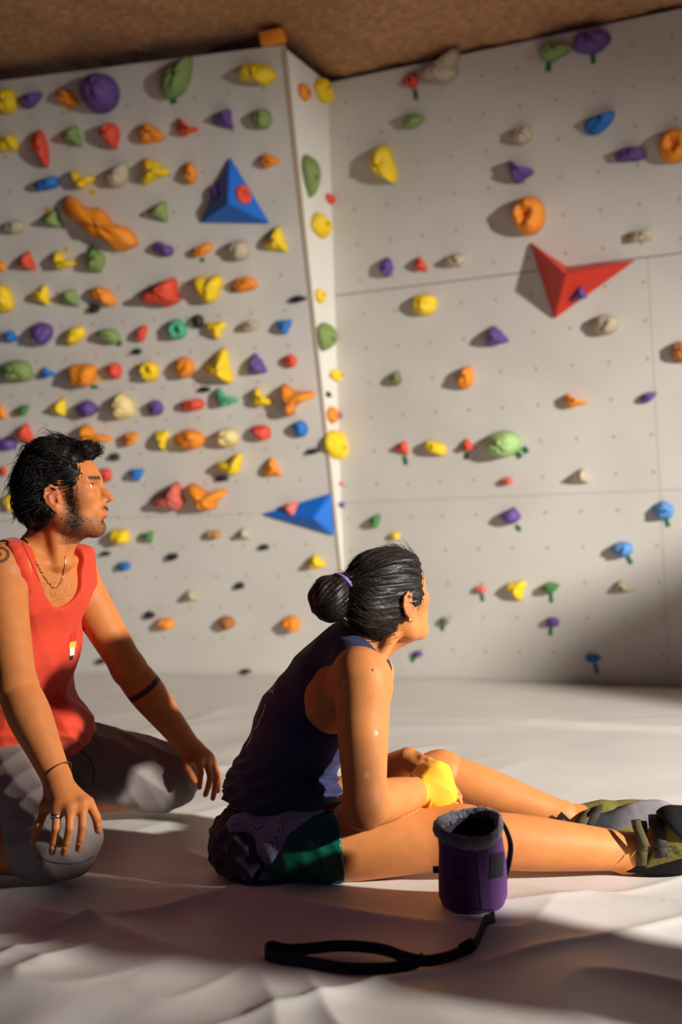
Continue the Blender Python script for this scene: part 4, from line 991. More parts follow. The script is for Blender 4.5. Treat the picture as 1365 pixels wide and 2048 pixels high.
F.cap(W_SP[4] - WFd * 0.02 + WRt * 0.03, wSR + np.array([-0.005, 0.015, 0.004]), 0.046, 0.048, 0.05); F.cap(W_SP[4] - WFd * 0.02 - WRt * 0.03, wSL, 0.046, 0.048, 0.05)
F.ell(P(660, 1390, 2.60), (0.055, 0.045, 0.075), wom_axes(W_SP[3] - W_SP[2]), 0.04)                 # shoulder blade
F.chain([wSR, wSR * 0.66 + wER * 0.34, wSR * 0.25 + wER * 0.75, wER], [0.056, 0.054, 0.046, 0.040], 0.035)
F.chain([wER, wER * 0.62 + wWR * 0.38, wWR], [0.041, 0.044, 0.029], 0.02)
F.ell(wER + np.array([-0.008, -0.006, -0.022]), (0.020, 0.020, 0.020), None, 0.03)
F.chain([wSL, wEL], [0.05, 0.038], 0.035); F.chain([wEL, wEL * 0.6 + wWL * 0.4, wWL], [0.039, 0.038, 0.027], 0.02)
F.chain([wHipR, wHipR * 0.55 + wKnR * 0.45, wKnR], [0.092, 0.080, 0.060], 0.05)
F.chain([wKnR, wKnR * 0.68 + wAnR * 0.32, wKnR * 0.35 + wAnR * 0.65, wAnR], [0.057, 0.059, 0.050, 0.037], 0.05)
F.chain([wHipL, wHipL * 0.5 + wKnL * 0.5, wKnL], [0.09, 0.075, 0.053], 0.04)
F.chain([wKnL, wKnL * 0.66 + wAnL * 0.34, wAnL], [0.052, 0.053, 0.033], 0.03)
wToeR = P(1450, 1668, 2.60); wToeL = P(1335, 1630, 2.88)
F.chain([wAnR, wAnR * 0.5 + wToeR * 0.5, wToeR], [0.031, 0.024, 0.014], 0.02); F.ell(wAnR + np.array([-0.012, 0, -0.028]), (0.03, 0.028, 0.03), None, 0.02)
F.chain([wAnL, wAnL * 0.5 + wToeL * 0.5, wToeL], [0.027, 0.020, 0.010], 0.02)
F.chain([W_SP[4], wH + wHR @ np.array([-0.030, 0, -0.045])], [0.052, 0.050], 0.035)
F.cap(W_SP[4] + WFd * 0.045, wH + wHR @ np.array([0.015, 0, -0.075]), 0.034, 0.030, 0.03)
F.cap(wH + wHR @ np.array([-0.018, -0.050, -0.035]), P(762, 1322, 2.60), 0.014, 0.010, 0.025)
F.ell(wSR + np.array([0.012, -0.004, -0.02]), (0.058, 0.056, 0.064), None, 0.03)
womL = head(F, wH, wHR, 1.0, False)
# hands, one over the other between the thighs
hand(F, wWR, [(866, 1556, 2.700), (873, 1569, 2.680), (878, 1582, 2.665), (880, 1595, 2.655)],
     [[(896, 1566, 2.735), (908, 1575, 2.74), (915, 1582, 2.735)], [(902, 1576, 2.705), (915, 1585, 2.710), (921, 1594, 2.700)], [(905, 1588, 2.680), (918, 1596, 2.685), (922, 1606, 2.675)], [(904, 1603, 2.660), (914, 1610, 2.660), (918, 1617, 2.655)]],
     [(850, 1560, 2.66), (868, 1545, 2.69), (882, 1545, 2.72), (893, 1550, 2.74)], 0.024, 0.0086)
hand(F, wWL, [(858, 1535, 2.77), (862, 1542, 2.755), (862, 1551, 2.745), (858, 1560, 2.735)],
     [[(878, 1548, 2.745), (886, 1558, 2.735), (890, 1567, 2.73)], [(880, 1556, 2.725), (886, 1566, 2.715), (889, 1575, 2.71)], [(877, 1566, 2.715), (882, 1577, 2.71), (884, 1585, 2.705)], [(872, 1575, 2.705), (876, 1585, 2.70), (877, 1593, 2.695)]],
     [(838, 1512, 2.80), (846, 1517, 2.775), (858, 1520, 2.765), (868, 1526, 2.76)], 0.023, 0.0084)
V, Q = F.mesh(2)
L = to_local(V, wH, wHR)
base = np.array(srgb(207, 132, 74)[:3]); C = np.tile(base, (len(V), 1))
C = blend(C, srgb(214, 112, 82), 0.45 * np.exp(-(((np.abs(L) - [0.07, 0.05, -0.005]) / [0.025, 0.02, 0.025]) ** 2).sum(1)))
C = blend(C, srgb(216, 112, 80), 0.6 * np.exp(-(((np.abs(L) - [0.012, 0.086, 0.0]) / [0.03, 0.014, 0.04]) ** 2).sum(1)))
lip = np.exp(-(((L - [0.103, 0, -0.049]) / [0.014, 0.02, 0.010]) ** 2).sum(1)); C = blend(C, srgb(190, 86, 78), np.clip(lip * 1.2, 0, 0.85))
brow = np.exp(-((L[:, 2] - 0.0445) / 0.0045) ** 2) * (np.abs(L[:, 1]) > 0.014) * (np.abs(L[:, 1]) < 0.054) * (L[:, 0] > 0.05) * (L[:, 0] < 0.13)
C = blend(C, srgb(38, 24, 20), 0.9 * brow)
C = blend(C, srgb(188, 104, 66), 0.35 * np.exp(-(((V - wER) / 0.045) ** 2).sum(1)))
fz = np.exp(-(((np.abs(L) - [0.035, 0.070, 0.015]) / [0.02, 0.02, 0.03]) ** 2).sum(1)); C = blend(C, srgb(60, 38, 28), 0.55 * fz * (hashn(V, 70.0) > 0.4))
for (q, r) in (((746, 1340), 0.0028), ((874, 1668), 0.0024)):                                        # moles
    m_ = BVHTree.FromPolygons([tuple(v) for v in V], [tuple(f) for f in Q]) if q[0] == 746 else m_
    h, _ = lay_on(m_, *q, 0); C = blend(C, srgb(52, 30, 22), 0.9 * (np.linalg.norm(V - h, axis=1) < r * 1.3))
for (q, r, a) in (((753, 1466), 0.004, 0.8), ((734, 1550), 0.005, 0.5), ((789, 1498), 0.008, 0.45), ((800, 1500), 0.005, 0.4), ((688, 1365), 0.004, 0.4)):   # chalk marks
    h, _ = lay_on(m_, *q, 0)
    if h is not None: C = blend(C, srgb(240, 226, 212), a * np.exp(-(np.linalg.norm(V - h, axis=1) / r) ** 2))
woman = mk('person', V, Q, M_SKIN, origin=(0.1, 2.7, 0.0), colors=C)
tag(woman, 'seated woman in navy tank top with dark hair bun, legs stretched out', 'person')
wt = m_
for s_ in (-1, 1):
    eb = womL(0.0735, s_ * 0.033, 0.0248); eye = mk('eye', *ball(eb, 0.0128), M_EYE, parent=woman)
    mk('iris', *ball(eb + wHR @ np.array([0.0098, 0, 0.001]), (0.0040, 0.0060, 0.0060), wHR), M_IRIS, parent=eye)
rg = np.random.default_rng(8); paths = []
for s_ in (-1, 1):
    for i in range(26):
        t_ = i / 25; p0 = womL(0.085 - 0.010 * abs(t_ - 0.4), s_ * (0.020 + 0.028 * t_), 0.030 + 0.003 * math.sin(t_ * 3)); d = wHR @ nrm([1.0, s_ * (t_ * 1.2 - 0.2), 0.25])
        paths.append(np.array([p0 + d * q * 0.010 + np.array([0, 0, 0.004 * q * q]) for q in (0, 0.5, 1)]))
mk('eyelashes', *strands(paths, 0.0006), M_HAIR, parent=woman)['kind'] = 'stuff'

# hair pulled back into a bun
bunC = P(661, 1198, 2.575); bunB = P(690, 1178, 2.60)
def woman_hair():
    xs = axis(-0.06, 0.24, 0.0026); ys = axis(2.52, 2.80, 0.0028); zs = axis(0.50, 0.80, 0.0026); F = Field(xs, ys, zs)
    e = lambda c, r, k=0.02, m='add': F.ell(womL(*c), np.array(r), wHR, k, m)
    e((-0.006, 0, 0.048), (0.105, 0.084, 0.094)); e((-0.040, 0, 0.005), (0.070, 0.074, 0.075)); e((-0.045, 0, -0.040), (0.040, 0.052, 0.040), 0.03); e((0.045, 0, 0.075), (0.055, 0.066, 0.052), 0.02)
    for q in (-1, 1): e((0.028, q * 0.066, 0.022), (0.026, 0.013, 0.028), 0.02)
    F.cap(womL(-0.09, -0.03, 0.03), bunB, 0.05, 0.034, 0.03)
    e((0.108, 0, 0.020), (0.052, 0.12, 0.075), 0.012, 'sub')
    for q in (-1, 1): e((0.066, q * 0.10, -0.03), (0.034, 0.05, 0.050), 0.008, 'sub'); e((-0.006, q * 0.104, -0.004), (0.024, 0.034, 0.034), 0.008, 'sub'); e((0.012, q * 0.09, -0.062), (0.040, 0.045, 0.040), 0.008, 'sub')
    ax = nrm(bunB - womL(0.03, 0, 0.04)); e1 = nrm(np.cross(ax, [0, 0, 1.0])); e2 = np.cross(ax, e1); c0 = womL(0.03, 0, 0.04)
    def wv(x, y, z):
        dx, dy, dz = x - c0[0], y - c0[1], z - c0[2]; a = dx * e1[0] + dy * e1[1] + dz * e1[2]; b = dx * e2[0] + dy * e2[1] + dz * e2[2]; t = dx * ax[0] + dy * ax[1] + dz * ax[2]
        an = np.arctan2(b, a); return 0.0011 * np.sin(46 * an + 18 * t) + 0.0014 * np.sin(23 * an - 11 * t + 1.0) + 0.0012 * np.sin(9 * an + 30 * t)
    F.warp(wv); V, Q = F.mesh(1); o = mk('hair', V, Q, M_HAIR2, parent=woman)
    N = np.zeros_like(V); fn = np.cross(V[Q[:, 1]] - V[Q[:, 0]], V[Q[:, 2]] - V[Q[:, 0]])
    for i in range(4):
        for c in range(3): N[:, c] += np.bincount(Q[:, i], fn[:, c], len(V))
    N /= np.linalg.norm(N, axis=1)[:, None] + 1e-9; rg = np.random.default_rng(21); paths = []
    for i in rg.choice(len(V), 2600):
        n = N[i]; to = bunB - V[i]; dist = np.linalg.norm(to); fl = nrm(to - n * (to @ n)); ln = min(rg.uniform(0.03, 0.075), dist * 0.6); q = np.linspace(0, 1, 6)[:, None]; sd = np.cross(n, fl)
        lift = rg.uniform(0.0, 0.05) if rg.random() > 0.06 else rg.uniform(0.1, 0.25)
        paths.append(V[i] - n * 0.0006 + fl * ln * q + n * ln * (lift * np.sin(q * 3.0) - 0.16 * (ln / 0.07) * q * q) + sd * ln * rg.normal(0, 0.08) * q * q)
    mk('hair_strands', *strands(paths, 0.00075), M_HAIR2, parent=o)['kind'] = 'stuff'
    # bun: coiled rope of hair
    F = Field(axis(-0.12, 0.05, 0.0024), axis(2.48, 2.68, 0.0024), axis(0.55, 0.75, 0.0024))
    ba = nrm(bunC - bunB); f1 = nrm(np.cross(ba, [0, 0, 1.0])); f2 = np.cross(ba, f1)
    F.cap(bunB, bunC, 0.036, 0.040, 0.02); F.ell(bunC, (0.050, 0.046, 0.054), np.stack([ba, f1, f2], -1), 0.02)
    def wb(x, y, z):
        dx, dy, dz = x - bunC[0], y - bunC[1], z - bunC[2]; a = dx * f1[0] + dy * f1[1] + dz * f1[2]; b = dx * f2[0] + dy * f2[1] + dz * f2[2]; t = dx * ba[0] + dy * ba[1] + dz * ba[2]
        an = np.arctan2(b, a); return 0.0022 * np.sin(5 * an + 70 * t) + 0.0012 * np.sin(28 * an + 60 * t)
    F.warp(wb); V2, Q2 = F.mesh(1); bun = mk('hair_bun', V2, Q2, M_HAIR2, parent=woman); paths = []
    for i in rg.choice(len(V2), 700):
        r = V2[i] - bunC; n = nrm(r); fl = nrm(np.cross(ba, n) + 0.6 * rg.normal(0, 1, 3)); fl = nrm(fl - n * (fl @ n)); ln = rg.uniform(0.015, 0.04); q = np.linspace(0, 1, 6)[:, None]
        paths.append(V2[i] - n * 0.001 + fl * ln * q + n * ln * (rg.uniform(-0.1, 0.10) * q - 0.40 * (ln / 0.05) * q * q))
    mk('hair_strands', *strands(paths, 0.0007), M_HAIR2, parent=bun)['kind'] = 'stuff'
    ring = [bunB + ba * 0.004 + (f1 * math.cos(a) + f2 * math.sin(a)) * 0.0395 for a in np.linspace(0, 2 * math.pi, 41)]
    mk('hair_tie', *tube(ring, [0.0048 + 0.0008 * (i % 2) for i in range(41)], 8, False), mat('hair_tie_lilac', srgb(150, 128, 200), 0.7), parent=woman)
woman_hair()
p, n = lay_on(wt, 820, 1238, 0.003)
if p is not None: mk('earring', *ball(p, 0.0032, None, 10, 6), mat('pearl', srgb(238, 224, 206), 0.25), parent=woman)

# navy tank top
xs = axis(-0.36, 0.16, 0.0036); ys = axis(2.48, 2.98, 0.0036); zs = axis(0.06, 0.62, 0.0036)
F = Field(xs, ys, zs)
wom_torso(F, 0.011)
F.cap(W_SP[4] - WFd * 0.02 + WRt * 0.03, wSR + np.array([-0.005, 0.015, 0.004]), 0.055, 0.056, 0.05); F.cap(W_SP[4] - WFd * 0.02 - WRt * 0.03, wSL, 0.055, 0.056, 0.05)
F.ell(P(516, 1610, 2.72), (0.145, 0.082, 0.10), wom_axes((0, 0, 1)), 0.04); F.ell(P(585, 1590, 2.70), (0.155, 0.115, 0.075), wom_axes((0, 0, 1)), 0.04)
F.warp(lambda x, y, z: -fbm_ridge(x, y, z, [((30, 14, 34), 0.0026), ((12, 34, -26), 0.0024)], 0.7) - np.clip((0.30 - z) / 0.12, 0, 1) * fbm_ridge(x, y, z, [((16, 10, 100), 0.013), ((-24, 18, 70), 0.007)], 1.4))
F.ell(P(690, 1416, 2.50), (0.105, 0.155, 0.116), wom_axes(W_SP[3] - W_SP[2]), 0.006, 'sub')              # near armhole
F.ell(P(705, 1395, 2.92), (0.115, 0.10, 0.10), wom_axes(W_SP[3] - W_SP[2]), 0.006, 'sub')
F.ell(P(752, 1268, 2.68), (0.088, 0.085, 0.055), wom_axes(W_SP[4] - W_SP[3]), 0.006, 'sub')             # neck
F.cutplane((0, 0, 0.092), (-0.25, 0, -1), 0.01)
V, Q = F.mesh(1)
tank_w = mk('tank_top', V, Q, M_TANK_W, parent=woman)
tw = BVHTree.FromPolygons([tuple(v) for v in V], [tuple(q) for q in Q])
M_PRINT = mat('print_pale', srgb(216, 190, 204), 0.7); M_PRINT2 = mat('print_blue', srgb(60, 110, 170), 0.7)
for st_ in ([(537, 1386), (545, 1380), (548, 1390)], [(540, 1383), (545, 1386)],                       # A
            [(540, 1378), (547, 1374), (549, 1379), (545, 1381), (540, 1378)],                          # D
            [(543, 1372), (550, 1366), (546, 1374), (553, 1367)]):                                      # N
    print_stroke('print_letter', tw, st_, 1.7, M_PRINT, tank_w, 18)
print_stroke('print_ridge_line', tw, [(532, 1409), (529, 1420), (526, 1430), (521, 1438), (519, 1447), (512, 1456), (506, 1462)], 1.8, M_PRINT, tank_w, 36)
print_stroke('print_ridge_line', tw, [(513, 1454), (507, 1461), (505, 1466)], 2.0, M_PRINT2, tank_w, 14)
print_stroke('print_ridge_line', tw, [(505, 1466), (504, 1475), (499, 1484), (495, 1494)], 1.8, M_PRINT, tank_w, 20)
print_stroke('print_mark', tw, [(474, 1508), (478, 1506), (479, 1512), (475, 1513)], 1.6, M_PRINT, tank_w, 14)

# green satin shorts
xs = axis(-0.30, 0.16, 0.0036); ys = axis(2.46, 3.0, 0.0040); zs = axis(-0.02, 0.26, 0.0036)
F = Field(xs, ys, zs)
F.ell(W_SP[0], np.array(W_R[0]) + 0.012, wom_axes(W_SP[1] - W_SP[0]), 0.04)
for a, b in ((wHipR, wKnR), (wHipL, wKnL)): F.chain([a, a * 0.55 + b * 0.45], [0.104, 0.094], 0.04)
F.warp(lambda x, y, z: -fbm_ridge(x, y, z, [((70, 20, 18), 0.0032), ((44, -12, 30), 0.0026)], 0.2))
F.cutplane(P(684, 1700, 2.55), (1, 0.1, 0.10), 0.004); F.cutplane((0, 0, 0.004), (0, 0, -1), 0.004); F.cutplane((0, 0, 0.165), (0, 0, 1), 0.01)
V, Q = F.mesh(1); shorts_w = mk('shorts', V, Q, M_SATIN, parent=woman)
# patterned shirt tied round the hips, and its knotted sleeves at the back
def pattern_mat():
    m = mat('patterned_cotton', srgb(28, 36, 92), 0.8); nt = m.node_tree; b = nt.nodes['Principled BSDF']
    tc = nt.nodes.new('ShaderNodeTexCoord'); mp = nt.nodes.new('ShaderNodeMapping'); mp.inputs['Scale'].default_value = (88, 88, 88); mp.inputs['Rotation'].default_value = (0.4, 0.6, 0.3)
    vo = nt.nodes.new('ShaderNodeTexVoronoi'); vo.feature = 'DISTANCE_TO_EDGE'; vo.inputs['Randomness'].default_value = 0.25
    cr = nt.nodes.new('ShaderNodeValToRGB'); cr.color_ramp.elements[0].position = 0.07; cr.color_ramp.elements[0].color = srgb(176, 176, 200); cr.color_ramp.elements[1].position = 0.13; cr.color_ramp.elements[1].color = srgb(26, 34, 88)
    nt.links.new(tc.outputs['Object'], mp.inputs[0]); nt.links.new(mp.outputs[0], vo.inputs['Vector']); nt.links.new(vo.outputs['Distance'], cr.inputs[0]); nt.links.new(cr.outputs[0], b.inputs['Base Color'])
    return m
F = Field(axis(-0.34, 0.10, 0.0034), axis(2.44, 2.98, 0.0036), axis(-0.02, 0.24, 0.0034))
F.cap(P(640, 1618, 2.575), P(575, 1645, 2.55), 0.014, 0.022, 0.02); F.cap(P(575, 1645, 2.55), P(545, 1690, 2.545), 0.022, 0.026, 0.02); F.cap(P(548, 1690, 2.545), P(540, 1742, 2.57), 0.026, 0.024, 0.02); F.cap(P(538, 1680, 2.57), P(505, 1735, 2.60), 0.034, 0.034, 0.02); F.cap(P(540, 1650, 2.57), P(480, 1650, 2.60), 0.026, 0.03, 0.02)
F.warp(lambda x, y, z: -fbm_ridge(x, y, z, [((60, 20, 34), 0.004), ((20, 50, -40), 0.003)], 0.9)); F.cutplane((0, 0, 0.002), (0, 0, -1), 0.003)
V, Q = F.mesh(1); mk('tied_shirt', V, Q, pattern_mat(), parent=woman)
F = Field(axis(-0.36, 0.06, 0.0034), axis(2.46, 2.98, 0.0036), axis(-0.02, 0.22, 0.0034))
F.chain([P(470, 1690, 2.62), P(500, 1705, 2.585), P(522, 1735, 2.60)], [0.048, 0.045, 0.036], 0.03); F.ell(P(500, 1680, 2.72), (0.10, 0.15, 0.09), None, 0.03); F.ell(P(478, 1700, 2.70), (0.055, 0.12, 0.055), None, 0.03)
F.warp(lambda x, y, z: -fbm_ridge(x, y, z, [((66, 30, 60), 0.006), ((-40, 50, 44), 0.005)], 2.2)); F.cutplane((0, 0, 0.002), (0, 0, -1), 0.003)
V, Q = F.mesh(1); mk('tied_sleeves', V, Q, mat('dark_patterned_cotton', srgb(54, 46, 62), 0.85, noise=0.5, nscale=60), parent=woman)

# yellow cloth pouch worn over the right wrist and hand
F = Field(axis(0.14, 0.34, 0.0024), axis(2.54, 2.82, 0.0026), axis(0.10, 0.30, 0.0024))
c0 = P(870, 1580, 2.665); F.ell(c0, (0.070, 0.066, 0.070), None, 0.01)
F.cap(wWR, c0, 0.037, 0.045, 0.02); F.cap(c0, P(905, 1598, 2.67), 0.040, 0.030, 0.02)
for q, d in (((866, 1535), (-0.25, -0.15, 1)), ((848, 1548), (-0.62, -0.2, 0.78)), ((890, 1548), (0.65, -0.25, 0.72)), ((907, 1578), (1, -0.15, 0.25)), ((900, 1612), (0.55, -0.2, -0.8)), ((868, 1626), (-0.1, -0.2, -1)), ((826, 1600), (-1, -0.1, -0.25))): F.cutplane(P(*q, 2.62), d, 0.005)
F.cutplane(P(872, 1580, 2.578), (0.12, -1, 0.35), 0.006)
F.warp(lambda x, y, z: -fbm_ridge(x, y, z, [((36, 20, 60), 0.0016)], 0.3))
V, Q = F.mesh(1); pouch = mk('wrist_pouch', V, Q, mat('yellow_cloth', srgb(250, 186, 40), 0.75, noise=0.05, nscale=12, bump=0.15, bscale=300), parent=woman)
wax = nrm(c0 - wWR); e1 = nrm(np.cross(wax, [0, 0, 1.0])); e2 = np.cross(wax, e1); wc = P(834, 1592, 2.632)
mk('gathered_cuff', *tube([wc + (e1 * math.cos(a) + e2 * math.sin(a)) * (0.0435 + 0.0012 * math.sin(9 * a)) for a in np.linspace(0, 2 * math.pi, 49)], [0.0055 + 0.001 * (i % 3 == 0) for i in range(49)], 8, False), mat('yellow_cuff', srgb(226, 152, 36), 0.8), parent=pouch)
wc2 = wWR * 1.02 - c0 * 0.02
mk('elastic_band', *tube([wc2 + (e1 * math.cos(a) + e2 * math.sin(a)) * 0.034 for a in np.linspace(0, 2 * math.pi, 33)], 0.002, 6, False), M_CORD, parent=woman)

# climbing shoes
M_UP = mat('shoe_olive', srgb(112, 100, 38), 0.8, noise=0.2, nscale=30, bump=0.2, bscale=200); M_RUB = mat('shoe_rubber', srgb(22, 20, 22), 0.85, noise=0.2, nscale=20, spec=0.2)
M_SOLE = mat('shoe_sole_grey', srgb(112, 106, 112), 0.8, noise=0.3, nscale=14); M_STRAP = mat('shoe_strap', srgb(44, 36, 30), 0.8); M_SUEDE = mat('shoe_suede', srgb(72, 64, 36), 0.9, noise=0.2, nscale=40)
# near foot: seen from the side, toes to the right
F = Field(axis(0.60, 1.02, 0.003), axis(2.50, 2.78, 0.003), axis(-0.02, 0.22, 0.003))
hl = P(1268, 1716, 2.64); toe = P(1452, 1668, 2.60); F.chain([hl, hl * 0.6 + toe * 0.4 + np.array([0, 0, 0.012]), hl * 0.25 + toe * 0.75, toe], [0.040, 0.049, 0.040, 0.026], 0.03)
F.cap(P(1300, 1672, 2.63), P(1400, 1650, 2.61), 0.030, 0.040, 0.03); F.cutplane(P(1292, 1700, 2.63), (-1, 0, 0.45), 0.004); F.cutplane((0, 0, 0.004), (0, 0, -1), 0.004)
V, Q = F.mesh(1); shoe = mk('climbing_shoe', V, Q, M_UP, parent=woman)
F = Field(axis(0.58, 1.03, 0.003), axis(2.50, 2.78, 0.003), axis(-0.02, 0.14, 0.003))
F.chain([P(1232, 1727, 2.64), hl - np.array([0, 0, 0.018]), hl * 0.5 + toe * 0.5 - np.array([0, 0, 0.018]), toe - np.array([0, 0, 0.006])], [0.012, 0.034, 0.042, 0.030], 0.02); F.cutplane((0, 0, 0.030), (-0.28, 0, 1), 0.004); F.cutplane((0, 0, 0.0), (0, 0, -1), 0.003)
V, Q = F.mesh(1); mk('rubber_rand', V, Q, M_RUB, parent=shoe)
F = Field(axis(0.70, 1.03, 0.003), axis(2.50, 2.76, 0.003), axis(-0.02, 0.22, 0.003))
F.cap(P(1345, 1650, 2.60), P(1420, 1652, 2.60), 0.046, 0.044, 0.03); F.cap(P(1400, 1662, 2.60), toe, 0.042, 0.031, 0.03); F.cutplane(P(1352, 1668, 2.60), (-0.75, 0, -0.66), 0.004)
V, Q = F.mesh(1); mk('toe_rubber', V, Q, M_RUB, parent=shoe)
def strap_round(name, c, ax, ra, rb, w, t, m, par, a0=0, a1=2 * math.pi, up=(0, 0, 1)):
    ax = nrm(ax); e1 = nrm(np.cross(ax, up)); e2 = np.cross(ax, e1)
    return mk(name, *ribbon([c + e1 * math.cos(a) * ra + e2 * math.sin(a) * rb for a in np.linspace(a0, a1, 33)], ax, w, t), m, parent=par)
fd = nrm(toe - hl)
strap_round('strap', P(1282, 1690, 2.635), nrm(fd + np.array([0, 0, -0.35])), 0.052, 0.054, 0.024, 0.005, M_SUEDE, shoe)
strap_round('strap', P(1318, 1682, 2.63), nrm(fd + np.array([0, 0, -0.2])), 0.056, 0.060, 0.030, 0.004, M_STRAP, shoe)
mk('strap_tab', *ribbon(spline([P(1272, 1640, 2.60), P(1276, 1655, 2.582), P(1284, 1675, 2.574), P(1292, 1695, 2.575)], 12), (1, -0.1, 0.3), 0.022, 0.004), M_SUEDE, parent=shoe)
shoe_t = bvh(shoe)
M_INK = mat('ink_dark', srgb(38, 34, 26), 0.8)
for st_ in ([(1326, 1715), (1330, 1700), (1345, 1692), (1352, 1706), (1362, 1702)], [(1334, 1704), (1335, 1714)], [(1341, 1700), (1342, 1704)], [(1341, 1712), (1342, 1716)], [(1352, 1692), (1358, 1706), (1364, 1712)]): print_stroke('printed_line', shoe_t, st_, 1.6, M_INK, shoe, 14)
sv, sf = boxm(P(1266, 1710, 2.578), nrm(P(1272, 1703, 2.578) - P(1262, 1717, 2.578)), (0, -1, 0), nrm([0.7, 0, 0.7]), 0.02, 0.004, 0.006); mk('pull_tab', sv, sf, mat('tab_yellow', srgb(206, 196, 84), 0.7), parent=shoe, smooth=False)
# far foot: rolled over, grey sole towards the camera
F = Field(axis(0.52, 0.92, 0.003), axis(2.80, 3.02, 0.003), axis(-0.02, 0.18, 0.003))
a_, b_, c_ = P(1160, 1652, 2.91), P(1250, 1640, 2.90), P(1330, 1628, 2.90)
F.chain([a_, b_, c_], [0.034, 0.046, 0.026], 0.03); F.cap(P(1152, 1638, 2.90), P(1205, 1630, 2.90), 0.034, 0.038, 0.02); F.cutplane((0, 0, 0.003), (0, 0, -1), 0.004)
V, Q = F.mesh(1); shoe2 = mk('climbing_shoe', V, Q, M_UP, parent=woman)
F = Field(axis(0.52, 0.93, 0.0026), axis(2.76, 2.94, 0.0026), axis(-0.01, 0.16, 0.0026))
F.ell(P(1285, 1632, 2.862), (0.086, 0.020, 0.043), np.stack([nrm([1, 0, 0.18]), nrm([0, 1, 0.25]), nrm([-0.18, -0.25, 1])], -1), 0.01); F.ell(P(1195, 1650, 2.868), (0.062, 0.018, 0.030), np.stack([nrm([1, 0, 0.22]), nrm([0, 1, 0.2]), nrm([-0.2, -0.2, 1])], -1), 0.03); F.cutplane((0, 0, 0.002), (0, 0, -1), 0.003)
F.warp(lambda x, y, z: -fbm_ridge(x, y, z, [((40, 10, 24), 0.0012)], 0.3))
V, Q = F.mesh(1); Cc = np.tile(np.array(srgb(116, 110, 116)[:3]), (len(V), 1)); xm = P(1235, 1640, 2.87)[0]
Cc = blend(Cc, srgb(40, 40, 48), sstep(xm + 0.03, xm - 0.03, V[:, 0] - 0.3 * (V[:, 2] - 0.05)))
mk('sole', V, Q, mat('shoe_sole_worn', None, 0.8, noise=0.25, nscale=30, attr='Col'), parent=shoe2, colors=Cc)
for i, (q0, q1) in enumerate((((1172, 1622), (1160, 1655)), ((1196, 1614), (1178, 1650)))):
    p0, p1 = P(*q0, 2.872), P(*q1, 2.850); mid = (p0 + p1) / 2 + np.array([0, -0.012, 0.006]); mk('strap', *ribbon(spline([p0 + np.array([0, 0.03, -0.004]), p0, mid, p1], 14), (1, 0, 0.3), 0.026, 0.004), M_SUEDE if i == 0 else M_STRAP, parent=shoe2)
lp = spline([P(1150, 1648, 2.87), P(1120, 1641, 2.86), P(1095, 1636, 2.87), P(1082, 1640, 2.88), P(1098, 1644, 2.87), P(1125, 1650, 2.865)], 30); mk('pull_loop', *ribbon(lp, (0, 0.2, 1), 0.010, 0.003), M_STRAP, parent=shoe2)
tabc = P(1132, 1642, 2.845); tu = nrm(P(1146, 1654, 2.845) - P(1120, 1630, 2.845)); tv = nrm(np.cross(tu, [0, -1, 0.2])); tb_ = mk('strap_label', *boxm(tabc, tu, tv, np.cross(tu, tv), 0.046, 0.020, 0.004), M_RUB, parent=shoe2, smooth=False)
tt_ = bvh(tb_)
for k in range(6):
    x0, y0 = 1126 + k * 2.9, 1637 + k * 2.5; print_stroke('printed_letter', tt_, [(x0, y0 + 3.5), (x0 + 1.6, y0), (x0 + 2.6, y0 + 3.0)], 0.9, mat('print_red', srgb(190, 50, 44), 0.7), tb_, 8)

# ------------------------------------------------------------------ chalk bag with belt
M_BAG = mat('bag_purple', srgb(82, 40, 104), 0.75, noise=0.10, nscale=18, bump=0.3, bscale=240); M_FLEECE = mat('fleece_grey', srgb(104, 98, 110), 1.0, noise=0.35, nscale=70, bump=1.0, bscale=160, sheen=0.4)
M_WEB = mat('webbing_black', srgb(22, 19, 22), 0.8, bump=0.3, bscale=500)
bb = onmat(949, 1812, 0.004); bt = P(938, 1652, bb[1] - 0.045); bax = nrm(bt - bb); bx_ = nrm(np.array([1.0, 0, 0]) - bax * bax[0]); by_ = np.cross(bax, bx_); BH = np.linalg.norm(bt - bb)
prof = [(0.0, 0.0), (0.052, 0.0), (0.067, 0.006), (0.073, 0.025), (0.073, 0.06), (0.071, 0.10), (0.068, 0.14), (0.067, BH - 0.014)]
V = []; F_ = []; NB = 48; rg = np.random.default_rng(2)
for j, (r, h) in enumerate(prof):
    for k in range(NB):
        a = 2 * math.pi * k / NB; rr = r * (1 + 0.030 * math.sin(3 * a + 20 * h) + 0.018 * math.sin(5 * a - 31 * h) - 0.05 * math.exp(-((math.sin((a - 4.95) / 2)) / 0.05) ** 2) * (h > 0.01))
        V.append(bb + bax * (h + 0.003 * math.sin(2 * a + 1)) + (bx_ * math.cos(a) * 1.0 + by_ * math.sin(a) * 0.92) * rr)
for j in range(len(prof) - 1):
    for k in range(NB): F_.append([j * NB + k, j * NB + (k + 1) % NB, (j + 1) * NB + (k + 1) % NB, (j + 1) * NB + k])
bag = mk('chalk_bag', V, F_, M_BAG, origin=bb); tag(bag, 'purple chalk bag with grey fleece rim standing on the mat', 'chalk bag')
prof = [(0.066, BH - 0.020), (0.0715, BH - 0.012), (0.0735, BH), (0.070, BH + 0.010), (0.065, BH + 0.011), (0.060, BH + 0.004), (0.058, BH - 0.01)]
V = []; F_ = []
